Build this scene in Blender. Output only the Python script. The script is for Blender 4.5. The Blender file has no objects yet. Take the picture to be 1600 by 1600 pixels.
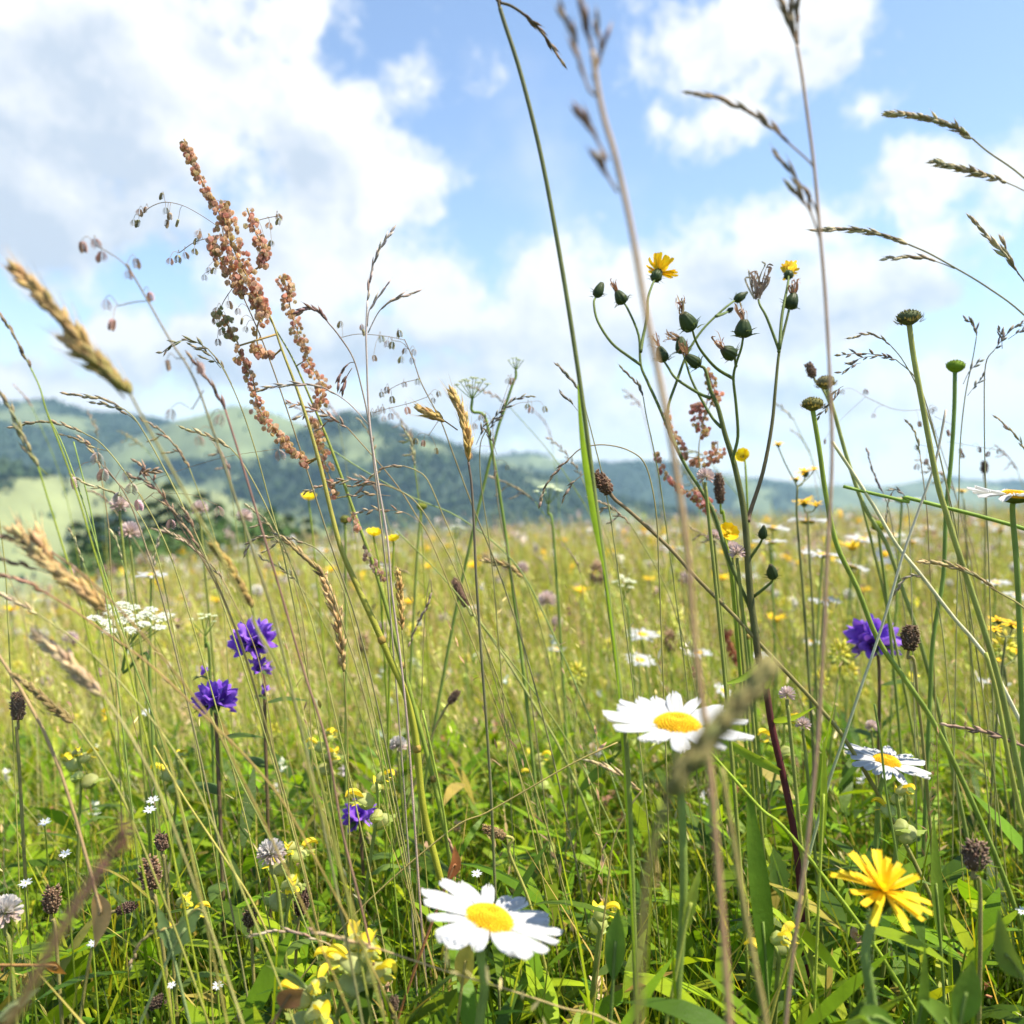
import bpy, math, random
import numpy as np
from mathutils import Vector, noise as mnoise
V = Vector
R = random.Random(11)
NP = np.random.default_rng(7)
scene = bpy.context.scene
COL = scene.collection
rad = math.radians

# ------------------------------------------------------------------ camera
CAM_H = 0.45
F = 1386.0                       # focal length in photo pixels (photo 1600 px wide)
PITCH = math.atan(40.0 / F)
cam = bpy.data.cameras.new("camera")
cam.sensor_width = 36.0
cam.lens = 36.0 * F / 1600.0
cam.clip_start = 0.01
cam.clip_end = 30000
cam.dof.use_dof = True
cam.dof.focus_distance = 0.46
cam.dof.aperture_fstop = 8.5
camo = bpy.data.objects.new("camera", cam)
COL.objects.link(camo)
camo.location = (0, 0, CAM_H)
camo.rotation_euler = (math.pi / 2 - PITCH, 0, 0)
scene.camera = camo
CAM = V((0, 0, CAM_H))
FW = V((0, math.cos(PITCH), -math.sin(PITCH)))
UP = V((0, math.sin(PITCH), math.cos(PITCH)))
RT = V((1, 0, 0))


def P(px, py, d):
    return CAM + d * (FW + RT * ((px - 800) / F) - UP * ((py - 800) / F))


# ------------------------------------------------------------------ light
SUN_EL, SUN_AZ = rad(60), rad(100)      # azimuth clockwise from +Y (the view direction)
sd = V((math.sin(SUN_AZ) * math.cos(SUN_EL), math.cos(SUN_AZ) * math.cos(SUN_EL), math.sin(SUN_EL)))
sun = bpy.data.lights.new("sun", 'SUN')
sun.energy = 5.0
sun.angle = rad(0.5)
sun.color = (1.0, 0.92, 0.76)
suno = bpy.data.objects.new("sun", sun)
COL.objects.link(suno)
suno.rotation_euler = (-sd).to_track_quat('-Z', 'Y').to_euler()

scene.view_settings.view_transform = 'Standard'
scene.view_settings.look = 'None'
scene.view_settings.gamma = 1.0
scene.view_settings.exposure = 0.95
scene.render.engine = 'CYCLES'
cy = scene.cycles
cy.max_bounces = 6
cy.diffuse_bounces = 4
cy.glossy_bounces = 2
cy.transmission_bounces = 3
cy.transparent_max_bounces = 6
cy.volume_bounces = 0
cy.use_denoising = True
cy.caustics_reflective = False
cy.caustics_refractive = False

# ------------------------------------------------------------------ sky
world = bpy.data.worlds.new("World")
scene.world = world
world.use_nodes = True
wt = world.node_tree
wt.nodes.clear()


def wn(t, **kw):
    n = wt.nodes.new(t)
    for k, v in kw.items():
        setattr(n, k, v)
    return n


def wl(a, b):
    wt.links.new(a, b)


def wmath(op, a, b=None, c=None, clamp=False):
    n = wn('ShaderNodeMath', operation=op, use_clamp=clamp)
    for i, x in enumerate((a, b, c)):
        if x is None:
            continue
        if isinstance(x, (int, float)):
            n.inputs[i].default_value = x
        else:
            wl(x, n.inputs[i])
    return n.outputs[0]


def wvec(op, a, b=None, c=None):
    n = wn('ShaderNodeVectorMath', operation=op)
    for i, x in enumerate((a, b, c)):
        if x is None:
            continue
        if isinstance(x, (tuple, list)):
            n.inputs[i].default_value = x
        else:
            wl(x, n.inputs[i])
    return n.outputs['Value'] if op == 'LENGTH' else n.outputs['Vector']


def wsmooth(x, lo, hi, a=0.0, b=1.0):
    n = wn('ShaderNodeMapRange', interpolation_type='SMOOTHSTEP')
    wl(x, n.inputs['Value'])
    n.inputs['From Min'].default_value = lo
    n.inputs['From Max'].default_value = hi
    n.inputs['To Min'].default_value = a
    n.inputs['To Max'].default_value = b
    return n.outputs['Result']


def wnoise(vec, scale, detail, rough, off=(0, 0, 0), lac=2.0):
    n = wn('ShaderNodeTexNoise')
    n.inputs['Scale'].default_value = scale
    n.inputs['Detail'].default_value = detail
    n.inputs['Roughness'].default_value = rough
    n.inputs['Lacunarity'].default_value = lac
    wl(wvec('ADD', vec, off), n.inputs['Vector'])
    return n


def az_el(px, py):
    a = math.atan((px - 800) / F)
    return a, math.atan((760 - py) / F * math.cos(a))


tc = wn('ShaderNodeTexCoord')
sep = wn('ShaderNodeSeparateXYZ')
wl(tc.outputs['Generated'], sep.inputs[0])
azn = wmath('ARCTAN2', sep.outputs['X'], sep.outputs['Y'])
eln = wmath('ARCSINE', sep.outputs['Z'])
comb = wn('ShaderNodeCombineXYZ')
wl(azn, comb.inputs[0])
wl(eln, comb.inputs[1])
sphv = comb.outputs[0]
warp = wnoise(sphv, 7.0, 5, 0.58)
w1 = wvec('MULTIPLY_ADD', warp.outputs['Color'], (0.15, 0.12, 0.0), (-0.075, -0.06, 0.0))
warp2 = wnoise(sphv, 34.0, 4, 0.6, (3.1, 1.7, 0))
w2 = wvec('MULTIPLY_ADD', warp2.outputs['Color'], (0.020, 0.018, 0.0), (-0.010, -0.009, 0.0))
wsv = wvec('ADD', wvec('ADD', sphv, w1), w2)


def blobs(lst, k=0.12):
    cur = None
    for (px, py, rx, ry) in lst:
        a, e = az_el(px, py)
        ia, ie = F / rx, F / ry
        ln = wvec('LENGTH', wvec('MULTIPLY_ADD', wsv, (ia, ie, 0), (-a * ia, -e * ie, 0)))
        amp = min(1.0, 0.12 + (rx * ry) ** 0.5 / 165.0)       # small clouds are thin ones
        v = wmath('MULTIPLY_ADD', ln, -amp, amp)
        cur = v if cur is None else wmath('SMOOTH_MAX', cur, v, k)
    return cur


# cumulus masses, given by the direction in which they stand (photo px) and their half sizes
CLOUDS = [(190, 90, 440, 270), (470, 30, 110, 90), (450, 190, 200, 120), (600, 290, 120, 100), (100, 330, 340, 90),
          (470, 400, 190, 130), (670, 470, 130, 120), (60, 420, 120, 60), (400, 560, 330, 85), (60, 610, 200, 70),
          (860, 540, 170, 160), (1100, 470, 260, 150), (1240, 360, 140, 95), (1410, 310, 120, 60), (1300, 480, 230, 100),
          (1440, 390, 110, 40), (1060, 650, 420, 80), (1180, 60, 230, 75), (1130, 180, 90, 55), (1250, 110, 150, 50),
          (1040, 165, 35, 40), (1450, 610, 260, 70), (1590, 300, 50, 50), (690, 640, 300, 70),
          (1330, 190, 60, 30)]
fld = blobs(CLOUDS)
fbm = wnoise(sphv, 9.0, 8, 0.62, (5.3, 2.2, 0.4))
billow = wnoise(wsv, 26.0, 6, 0.62, (2.7, 4.1, 1.9))
fine = wnoise(sphv, 3.2, 5, 0.6, (1.3, 7.2, 0.4))
dens = wmath('ADD', wmath('MULTIPLY', fld, 1.0), wmath('MULTIPLY_ADD', fbm.outputs['Fac'], 1.7, -0.84))
dens = wmath('ADD', dens, wmath('MULTIPLY_ADD', billow.outputs['Fac'], 0.7, -0.35))
alpha = wsmooth(dens, -0.02, 0.44)
band = wsmooth(eln, -0.02, 0.22, 0.75, 0.0)            # thin whitish air low over the valley
alpha = wmath('MAXIMUM', alpha, band)
alpha = wmath('MAXIMUM', alpha, wsmooth(fine.outputs['Fac'], 0.52, 0.85, 0.0, 0.55))
GREY = [(130, 130, 190, 55), (60, 215, 200, 60), (40, 330, 360, 75), (330, 380, 110, 60), (120, 255, 220, 70), (480, 260, 90, 60), (620, 560, 240, 42), (1150, 440, 120, 60), (1170, 510, 250, 45),
        (1010, 545, 130, 40), (330, 575, 160, 34), (250, 480, 110, 30), (1450, 470, 120, 40), (800, 640, 160, 30), (1300, 130, 90, 22),
        (1230, 610, 190, 30), (20, 560, 90, 24), (330, 70, 70, 30)]
gfl = blobs(GREY)
gd = wmath('ADD', gfl, wmath('MULTIPLY_ADD', fbm.outputs['Fac'], 0.8, -0.30))
grey = wsmooth(gd, -0.25, 0.75, 0.0, 0.9)
puff = wnoise(wsv, 22.0, 5, 0.55, (9.3, 0.2, 4.4))
fb2 = wnoise(sphv, 9.0, 8, 0.62, (5.3 + 0.022, 2.2 + 0.035, 0.4))
bl2 = wnoise(wsv, 26.0, 4, 0.62, (2.7 + 0.008, 4.1 + 0.012, 1.9))
sh = wmath('ADD', wmath('MULTIPLY', wmath('SUBTRACT', fb2.outputs['Fac'], fbm.outputs['Fac']), 2.6), wmath('MULTIPLY', wmath('SUBTRACT', bl2.outputs['Fac'], billow.outputs['Fac']), 0.55))
grey = wmath('ADD', grey, sh)
grey = wmath('ADD', grey, wsmooth(puff.outputs['Fac'], 0.45, 0.75, 0.0, 0.16), clamp=True)
cc = wn('ShaderNodeMix', data_type='RGBA')
wl(grey, cc.inputs['Factor'])
cc.inputs['A'].default_value = (5.9, 5.95, 6.05, 1)
cc.inputs['B'].default_value = (3.55, 4.05, 4.75, 1)
sky = wn('ShaderNodeTexSky', sky_type='NISHITA')
sky.sun_disc = False
sky.sun_elevation = SUN_EL
sky.sun_rotation = SUN_AZ
sky.altitude = 900
sky.air_density = 1.0
sky.dust_density = 0.6
sky.ozone_density = 1.6
mixc = wn('ShaderNodeMix', data_type='RGBA')
wl(alpha, mixc.inputs['Factor'])
wl(wvec('MULTIPLY', sky.outputs[0], (1.48, 1.41, 1.36)), mixc.inputs['A'])
wl(cc.outputs['Result'], mixc.inputs['B'])
bg = wn('ShaderNodeBackground')
bg.inputs['Strength'].default_value = 0.10
low = wsmooth(eln, 0.0, 0.17, 1.22, 1.0)
lowv = wn('ShaderNodeVectorMath', operation='SCALE')
wl(mixc.outputs['Result'], lowv.inputs[0])
wl(low, lowv.inputs['Scale'])
wl(lowv.outputs['Vector'], bg.inputs['Color'])
wo = wn('ShaderNodeOutputWorld')
wl(bg.outputs[0], wo.inputs['Surface'])


# ------------------------------------------------------------------ materials
def material(name, transl=0.0, rough=0.55, var=0.25, scale=60.0, objvar=0.0, bump=0.0, bscale=900.0, spec=0.3, tint=(1, 1, 1)):
    m = bpy.data.materials.new(name)
    m.use_nodes = True
    t = m.node_tree
    t.nodes.clear()
    N, L = t.nodes.new, t.links.new
    at = N('ShaderNodeAttribute')
    at.attribute_name = 'Col'
    tx = N('ShaderNodeTexCoord')
    nz = N('ShaderNodeTexNoise')
    nz.inputs['Scale'].default_value = scale
    nz.inputs['Detail'].default_value = 4
    L(tx.outputs['Object'], nz.inputs['Vector'])
    mr = N('ShaderNodeMapRange')
    mr.inputs['From Min'].default_value = 0.25
    mr.inputs['From Max'].default_value = 0.75
    mr.inputs['To Min'].default_value = 1 - var
    mr.inputs['To Max'].default_value = 1 + var
    L(nz.outputs['Fac'], mr.inputs['Value'])
    hs = N('ShaderNodeHueSaturation')
    L(at.outputs['Color'], hs.inputs['Color'])
    L(mr.outputs['Result'], hs.inputs['Value'])
    if objvar:
        oi = N('ShaderNodeObjectInfo')
        m2 = N('ShaderNodeMapRange')
        m2.inputs['To Min'].default_value = 0.5 - objvar
        m2.inputs['To Max'].default_value = 0.5 + objvar
        L(oi.outputs['Random'], m2.inputs['Value'])
        L(m2.outputs['Result'], hs.inputs['Hue'])
    pb = N('ShaderNodeBsdfPrincipled')
    pb.inputs['Roughness'].default_value = rough
    pb.inputs['Specular IOR Level'].default_value = spec
    L(hs.outputs[0], pb.inputs['Base Color'])
    if bump:
        bz = N('ShaderNodeTexNoise')
        bz.inputs['Scale'].default_value = bscale
        bz.inputs['Detail'].default_value = 3
        L(tx.outputs['Object'], bz.inputs['Vector'])
        bp = N('ShaderNodeBump')
        bp.inputs['Strength'].default_value = bump
        bp.inputs['Distance'].default_value = 0.0006
        L(bz.outputs['Fac'], bp.inputs['Height'])
        L(bp.outputs[0], pb.inputs['Normal'])
    out = N('ShaderNodeOutputMaterial')
    if transl > 0:
        tr = N('ShaderNodeBsdfTranslucent')
        tm = N('ShaderNodeMix')
        tm.data_type = 'RGBA'
        tm.blend_type = 'MULTIPLY'
        tm.inputs['Factor'].default_value = 1.0
        tm.inputs['B'].default_value = (*tint, 1)
        L(hs.outputs[0], tm.inputs['A'])
        L(tm.outputs['Result'], tr.inputs['Color'])
        mx = N('ShaderNodeMixShader')
        mx.inputs[0].default_value = transl
        L(pb.outputs[0], mx.inputs[1])
        L(tr.outputs[0], mx.inputs[2])
        L(mx.outputs[0], out.inputs['Surface'])
    else:
        L(pb.outputs[0], out.inputs['Surface'])
    return m


M = dict(
    stem=material('stem', 0.10, 0.5, 0.22, 90, bump=0.5, bscale=1500, spec=0.15),
    leaf=material('leaf', 0.46, 0.42, 0.22, 70, bump=0.4, bscale=500, tint=(1.25, 1.2, 0.6), spec=0.18),
    grass=material('grass', 0.46, 0.5, 0.18, 30, tint=(1.25, 1.2, 0.5), spec=0.12),
    petal=material('petal', 0.30, 0.6, 0.06, 160, bump=0.25, bscale=700),
    colour_petal=material('colour_petal', 0.28, 0.6, 0.16, 160, bump=0.25, bscale=700),
    disc=material('disc', 0.05, 0.7, 0.18, 900, bump=0.6, bscale=2500),
    seed=material('seed', 0.25, 0.6, 0.28, 220, bump=0.5, bscale=1800, spec=0.12),
    fruit=material('fruit', 0.50, 0.6, 0.28, 260, bump=0.3),
    chaff=material('chaff', 0.30, 0.65, 0.3, 150, bump=0.5, bscale=1800),
    bark=material('bark', 0.0, 0.85, 0.3, 3),
    needle=material('needle', 0.15, 0.6, 0.35, 0.9),
    forest=material('forest', 0.1, 0.8, 0.4, 0.02),
)


# ------------------------------------------------------------------ mesh builder
class MB:
    def __init__(self):
        self.v, self.f, self.c = [], [], []

    def add(self, p, c):
        self.v.append(p)
        self.c.append(c)
        return len(self.v) - 1

    def tube(self, pts, r, c, n=6, cap=True):
        m = len(pts)
        rr = r if isinstance(r, (list, tuple)) else [r] * m
        cs = c if isinstance(c, list) else [c] * m
        base = len(self.v)
        ref = None
        for i, p in enumerate(pts):
            t = (pts[min(i + 1, m - 1)] - pts[max(i - 1, 0)])
            t = t.normalized() if t.length > 1e-9 else V((0, 0, 1))
            if ref is None:
                ref = t.orthogonal().normalized()
            ref = ref - t * ref.dot(t)
            ref = ref.normalized() if ref.length > 1e-6 else t.orthogonal().normalized()
            b = t.cross(ref)
            for k in range(n):
                a = 2 * math.pi * k / n
                self.add(p + (ref * math.cos(a) + b * math.sin(a)) * rr[i], cs[i])
        for i in range(m - 1):
            for k in range(n):
                k2 = (k + 1) % n
                self.f.append((base + i * n + k, base + i * n + k2, base + (i + 1) * n + k2, base + (i + 1) * n + k))
        if cap:
            self.f.append(tuple(base + (m - 1) * n + k for k in range(n)))
            self.f.append(tuple(base + n - 1 - k for k in range(n)))

    def ribbon(self, pts, w, side, c, fold=0.0):
        """strip 3 vertices wide; side = sideways direction, fold lifts the two edges"""
        m = len(pts)
        base = len(self.v)
        cs = c if isinstance(c, list) else [c] * m
        for i, p in enumerate(pts):
            t = (pts[min(i + 1, m - 1)] - pts[max(i - 1, 0)]).normalized()
            s = side - t * side.dot(t)
            s = s.normalized() if s.length > 1e-6 else t.orthogonal().normalized()
            nrm = s.cross(t)
            ww = w[i] * 0.5
            self.add(p - s * ww + nrm * (fold * ww), cs[i])
            self.add(p, cs[i])
            self.add(p + s * ww + nrm * (fold * ww), cs[i])
        for i in range(m - 1):
            a = base + 3 * i
            self.f.append((a, a + 1, a + 4, a + 3))
            self.f.append((a + 1, a + 2, a + 5, a + 4))

    def lathe(self, p, ax, prof, n, c, lob=None):
        """prof: list of (along, radius); ax the axis"""
        ax = ax.normalized()
        u = ax.orthogonal().normalized()
        w = ax.cross(u)
        base = len(self.v)
        cs = c if isinstance(c, list) else [c] * len(prof)
        for i, (s, r) in enumerate(prof):
            for k in range(n):
                a = 2 * math.pi * k / n
                rr, ss = (r, s) if lob is None else lob(i, a, s, r)
                self.add(p + ax * ss + (u * math.cos(a) + w * math.sin(a)) * rr, cs[i])
        for i in range(len(prof) - 1):
            for k in range(n):
                k2 = (k + 1) % n
                self.f.append((base + i * n + k, base + i * n + k2, base + (i + 1) * n + k2, base + (i + 1) * n + k))

    def spindle(self, a, b, r, c, n=4, c2=None, bulge=0.42):
        d = b - a
        u = d.orthogonal().normalized()
        w = d.normalized().cross(u)
        i0 = self.add(a, c)
        ph = R.random() * 6
        for (s, q) in ((bulge * 0.5, 0.8), (bulge + 0.15, 1.0)):
            for k in range(n):
                an = ph + 2 * math.pi * k / n
                self.add(a + d * s + (u * math.cos(an) + w * math.sin(an)) * r * q, c)
        i1 = self.add(b, c2 or c)
        for k in range(n):
            k2 = (k + 1) % n
            self.f.append((i0, i0 + 1 + k2, i0 + 1 + k))
            self.f.append((i0 + 1 + k, i0 + 1 + k2, i0 + 1 + n + k2, i0 + 1 + n + k))
            self.f.append((i0 + 1 + n + k, i0 + 1 + n + k2, i1))

    def build(self, name, mat, parent=None, smooth=True):
        off, q = V((0, 0, 0)), parent
        while q is not None:
            off, q = off + q.location, q.parent
        me = bpy.data.meshes.new(name)
        me.from_pydata([tuple(V(p) - off) for p in self.v], [], self.f)
        ca = me.color_attributes.new('Col', 'FLOAT_COLOR', 'POINT')
        ca.data.foreach_set('color', np.array([(c[0], c[1], c[2], 1.0) for c in self.c], dtype=np.float32).ravel())
        if smooth:
            me.polygons.foreach_set('use_smooth', [True] * len(me.polygons))
        me.materials.append(M[mat] if isinstance(mat, str) else mat)
        me.update()
        o = bpy.data.objects.new(name, me)
        COL.objects.link(o)
        if parent is not None:
            o.parent = parent
        return o


def tag(o, label=None, cat=None, group=None, kind=None):
    for k, v in (('label', label), ('category', cat), ('group', group), ('kind', kind)):
        if v:
            o[k] = v
    return o


def thing(name, label, cat, loc, group=None):
    o = bpy.data.objects.new(name, None)
    o.empty_display_size = 0.02
    COL.objects.link(o)
    o.location = loc
    return tag(o, label, cat, group)


def dup(root, loc, rz, s, label=None):
    r = root.copy()
    COL.objects.link(r)
    r.location, r.rotation_euler, r.scale = loc, (0, 0, rz), (s, s, s)
    if label:
        r['label'] = label
    for ch in list(root.children):
        c = ch.copy()
        COL.objects.link(c)
        c.parent = r
    return r


def cat(pts, k=5):
    """Catmull-Rom through pts"""
    if len(pts) < 3:
        return [pts[0].lerp(pts[-1], i / k) for i in range(k + 1)]
    q = [pts[0] * 2 - pts[1]] + list(pts) + [pts[-1] * 2 - pts[-2]]
    out = []
    for i in range(1, len(q) - 2):
        a, b, c, d = q[i - 1], q[i], q[i + 1], q[i + 2]
        for j in range(k):
            t = j / k
            out.append(0.5 * ((2 * b) + (c - a) * t + (2 * a - 5 * b + 4 * c - d) * t * t + (3 * b - a - 3 * c + d) * t ** 3))
    out.append(pts[-1])
    return out


def mixc3(a, b, t):
    return tuple(a[i] + (b[i] - a[i]) * t for i in range(3))


def jit(c, s=0.2):
    k = 1 + R.uniform(-s, s)
    return tuple(max(0.0, x * k * (1 + R.uniform(-s, s) * 0.35)) for x in c)


def rv():
    while True:
        v = V((R.uniform(-1, 1), R.uniform(-1, 1), R.uniform(-1, 1)))
        if 0.1 < v.length < 1:
            return v.normalized()


# ------------------------------------------------------------------ terrain
def gz_np(x, y):
    yy = np.maximum(y, 0.0)
    yc = np.minimum(yy, 45.0)
    z = -0.046 * yc + 0.0040 * np.clip(x, -18, 18) * yc / (1 + yc / 120.0)
    t = np.clip(x / np.maximum(y, 0.2), -1.0, 0.0)
    z = z - 0.23 * yc * t * t
    r = np.sqrt(x * x + y * y)
    e = np.maximum(r - 16.0, 0.0)
    drop = np.where(e < 22, 0.011 * e * e, 0.011 * 484 + 0.484 * (e - 22))
    drop = 150.0 * (1 - np.exp(-drop / 150.0))
    bump = 0.015 * np.sin(x * 2.1 + 1) * np.cos(y * 1.7) + 0.06 * np.sin(x * 0.35) * np.cos(y * 0.3 + 0.5)
    return z - drop + bump * np.minimum(r / 3.0, 1)


def gz(x, y):
    return float(gz_np(np.array([x]), np.array([y]))[0])


def mesh_np(name, verts, faces, cols, mat, kind=None, smooth=True, extra=None):
    me = bpy.data.meshes.new(name)
    nv, nf, k = len(verts), len(faces), faces.shape[1]
    me.vertices.add(nv)
    me.vertices.foreach_set('co', np.ascontiguousarray(verts, dtype=np.float32).ravel())
    me.loops.add(nf * k)
    me.loops.foreach_set('vertex_index', np.ascontiguousarray(faces, dtype=np.int32).ravel())
    me.polygons.add(nf)
    me.polygons.foreach_set('loop_start', np.arange(0, nf * k, k, dtype=np.int32))
    me.polygons.foreach_set('loop_total', np.full(nf, k, dtype=np.int32))
    if smooth:
        me.polygons.foreach_set('use_smooth', np.ones(nf, dtype=bool))
    ca = me.color_attributes.new('Col', 'FLOAT_COLOR', 'POINT')
    c4 = np.ones((nv, 4), dtype=np.float32)
    c4[:, :3] = cols
    ca.data.foreach_set('color', c4.ravel())
    me.update(calc_edges=True)
    me.materials.append(M[mat] if isinstance(mat, str) else mat)
    o = bpy.data.objects.new(name, me)
    COL.objects.link(o)
    if kind:
        o['kind'] = kind
    return o


def grid_faces(nr, nc):
    i = np.arange(nr - 1)[:, None] * nc + np.arange(nc - 1)[None, :]
    return np.stack([i, i + 1, i + nc + 1, i + nc], -1).reshape(-1, 4)


def ground_material():
    m = bpy.data.materials.new('meadow_soil')
    m.use_nodes = True
    t = m.node_tree
    pb = t.nodes['Principled BSDF']
    pb.inputs['Roughness'].default_value = 0.95
    tx = t.nodes.new('ShaderNodeTexCoord')
    n1 = t.nodes.new('ShaderNodeTexNoise')
    n1.inputs['Scale'].default_value = 9
    n1.inputs['Detail'].default_value = 8
    t.links.new(tx.outputs['Object'], n1.inputs['Vector'])
    cr = t.nodes.new('ShaderNodeValToRGB')
    cr.color_ramp.elements[0].position = 0.3
    cr.color_ramp.elements[0].color = (0.030, 0.028, 0.010, 1)
    cr.color_ramp.elements[1].position = 0.7
    cr.color_ramp.elements[1].color = (0.075, 0.085, 0.025, 1)
    t.links.new(n1.outputs['Fac'], cr.inputs[0])
    t.links.new(cr.outputs[0], pb.inputs['Base Color'])
    return m


M['soil'] = ground_material()
nr, na = 120, 145
rr_ = np.concatenate([[0.0], np.geomspace(0.15, 4250, nr - 1)])
aa_ = np.linspace(-math.pi, math.pi, na)
RR, AA = np.meshgrid(rr_, aa_, indexing='ij')
gx, gy = RR * np.sin(AA), RR * np.cos(AA)
gv = np.stack([gx, gy, gz_np(gx, gy)], -1).reshape(-1, 3)
g = mesh_np('ground', gv, grid_faces(nr, na)[:, ::-1], np.full((nr * na, 3), 0.1), 'soil', 'structure')


# ------------------------------------------------------------------ hills and far forest
def fbm_np(x, y, octv=5, seed=0.0):
    out = np.zeros_like(x)
    amp, fr, tot = 1.0, 1.0, 0.0
    for o in range(octv):
        fx, fy = x * fr + seed + o * 17.3, y * fr - seed + o * 9.1
        ix, iy = np.floor(fx), np.floor(fy)
        tx, ty = fx - ix, fy - iy
        tx, ty = tx * tx * (3 - 2 * tx), ty * ty * (3 - 2 * ty)

        def h(a, b):
            s = np.sin(a * 127.1 + b * 311.7 + seed) * 43758.5453
            return s - np.floor(s)
        v = (h(ix, iy) * (1 - tx) + h(ix + 1, iy) * tx) * (1 - ty) + (h(ix, iy + 1) * (1 - tx) + h(ix + 1, iy + 1) * tx) * ty
        out += amp * v
        tot += amp
        amp *= 0.5
        fr *= 2.03
    return out / tot


def hill_material():
    m = bpy.data.materials.new('hillside')
    m.use_nodes = True
    t = m.node_tree
    pb = t.nodes['Principled BSDF']
    pb.inputs['Roughness'].default_value = 0.9
    at = t.nodes.new('ShaderNodeAttribute')
    at.attribute_name = 'Col'
    tx = t.nodes.new('ShaderNodeTexCoord')
    n1 = t.nodes.new('ShaderNodeTexNoise')
    n1.inputs['Scale'].default_value = 0.02
    n1.inputs['Detail'].default_value = 8
    t.links.new(tx.outputs['Object'], n1.inputs['Vector'])
    mr = t.nodes.new('ShaderNodeMapRange')
    mr.inputs['From Min'].default_value = 0.3
    mr.inputs['From Max'].default_value = 0.7
    mr.inputs['To Min'].default_value = 0.75
    mr.inputs['To Max'].default_value = 1.2
    t.links.new(n1.outputs['Fac'], mr.inputs['Value'])
    hs = t.nodes.new('ShaderNodeHueSaturation')
    t.links.new(at.outputs['Color'], hs.inputs['Color'])
    t.links.new(mr.outputs['Result'], hs.inputs['Value'])
    t.links.new(hs.outputs[0], pb.inputs['Base Color'])
    return m


M['hill'] = hill_material()
TREES = []           # (x, y, z, height, conifer)


def hill(ridge, dist, wfront, wback, seed, thr, base=-150.0, meadow=(0.155, 0.19, 0.085), ntree=0, clear=(), rough=14.0, th=(6, 12)):
    """a ridge standing dist metres away; ridge = photo (px, py) points of its crest"""
    pxs = np.array([p[0] for p in ridge], float)
    pys = np.array([p[1] for p in ridge], float)
    a = np.arctan((pxs - 800) / F)
    na_, nr_ = 220, 90
    az = np.linspace(a[0], a[-1], na_)
    # smooth crest
    el = np.interp(az, a, (760 - pys) / F * np.cos(a))
    k = np.hanning(9)
    el = np.convolve(np.pad(el, 4, 'edge'), k / k.sum(), 'valid')
    s = np.concatenate([np.linspace(-1, 0, 60)[:-1], np.linspace(0, 1, 31)])
    S, A = np.meshgrid(s, az, indexing='ij')
    r = dist + np.where(S < 0, S * wfront, S * wback) + 0.10 * dist * (fbm_np(A * 6, A * 0, 3, seed) - 0.5)
    x, y = r * np.sin(A), r * np.cos(A)
    zr = CAM_H + dist * np.tan(np.interp(A, az, el))
    prof = np.where(S < 0, 0.5 + 0.5 * np.cos(np.pi * np.abs(S) ** 0.85), 0.5 + 0.5 * np.cos(np.pi * S))
    gul = fbm_np(x / (0.16 * dist), y / (0.16 * dist), 5, seed + 3)
    z = base + (zr - base) * prof
    fade = np.clip(1 - prof, 0, 1)
    z = z + (gul - 0.5) * (0.11 * dist) * np.sqrt(np.clip(fade * prof * 4, 0, 1)) * 0.9 + (fbm_np(x / 60, y / 60, 3, seed + 5) - 0.5) * rough * 0.5
    fm = fbm_np(x / (0.13 * dist), y / (0.13 * dist), 5, seed + 8) + 0.10 * (fbm_np(x / 30, y / 30, 2, seed) - 0.5)
    px = 800 + F * np.tan(A)
    py = 760 - F * (z - CAM_H) / r / np.cos(A)
    for (cx, cy, rx, ry, amt) in clear:
        fm = fm + amt * np.exp(-((px - cx) / rx) ** 2 - ((py - cy) / ry) ** 2)
    wood = np.clip((thr - fm) / 0.03, 0, 1)
    mead = np.array(meadow)[None, None, :] * (0.8 + 0.45 * fbm_np(x / 80, y / 80, 4, seed + 2))[..., None]
    wcol = np.array((0.030, 0.055, 0.028))[None, None, :]
    col = mead * (1 - wood[..., None]) + wcol * wood[..., None]
    v = np.stack([x, y, z], -1).reshape(-1, 3)
    o = mesh_np('hill', v, grid_faces(len(s), na_), col.reshape(-1, 3), 'hill', 'structure')
    if ntree:
        prob = (wood * np.where(S <= 0.06, 1, 0)).ravel() + 0.012 * np.where(S <= 0.06, 1, 0).ravel()
        idx = NP.choice(len(prob), ntree, p=prob / prob.sum())
        X, Y, Z = x.ravel()[idx], y.ravel()[idx], z.ravel()[idx]
        jx, jy = NP.normal(0, 0.006 * dist, ntree), NP.normal(0, 0.008 * dist, ntree)
        hh = NP.uniform(th[0], th[1], ntree)
        TREES.append(np.stack([X + jx, Y + jy, Z - 3 + 0 * hh, hh, NP.random(ntree)], -1))
    return o


hill([(-420, 690), (-200, 660), (0, 645), (75, 628), (130, 646), (200, 652), (300, 672), (420, 700), (560, 740), (700, 800)], 2300, 1100, 700, 1.0, 0.56, ntree=16000,
     clear=[(20, 690, 60, 18, -0.3), (150, 700, 120, 30, -0.35)])
hill([(60, 780), (180, 700), (280, 664), (370, 640), (410, 648), (470, 668), (560, 700), (700, 770)], 1850, 800, 600, 2.0, 0.58, ntree=12000,
     clear=[(310, 684, 80, 12, 0.22), (420, 700, 60, 12, 0.15), (430, 740, 60, 10, 0.25), (300, 730, 110, 14, -0.2)])
hill([(330, 800), (440, 700), (500, 668), (545, 650), (580, 658), (640, 680), (720, 702), (800, 728), (900, 760), (1010, 815)], 1500, 650, 500, 3.0, 0.58, ntree=15000,
     clear=[(525, 690, 50, 8, 0.36), (470, 718, 60, 8, 0.32), (620, 760, 140, 45, -0.4), (720, 790, 90, 25, -0.2)])
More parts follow.
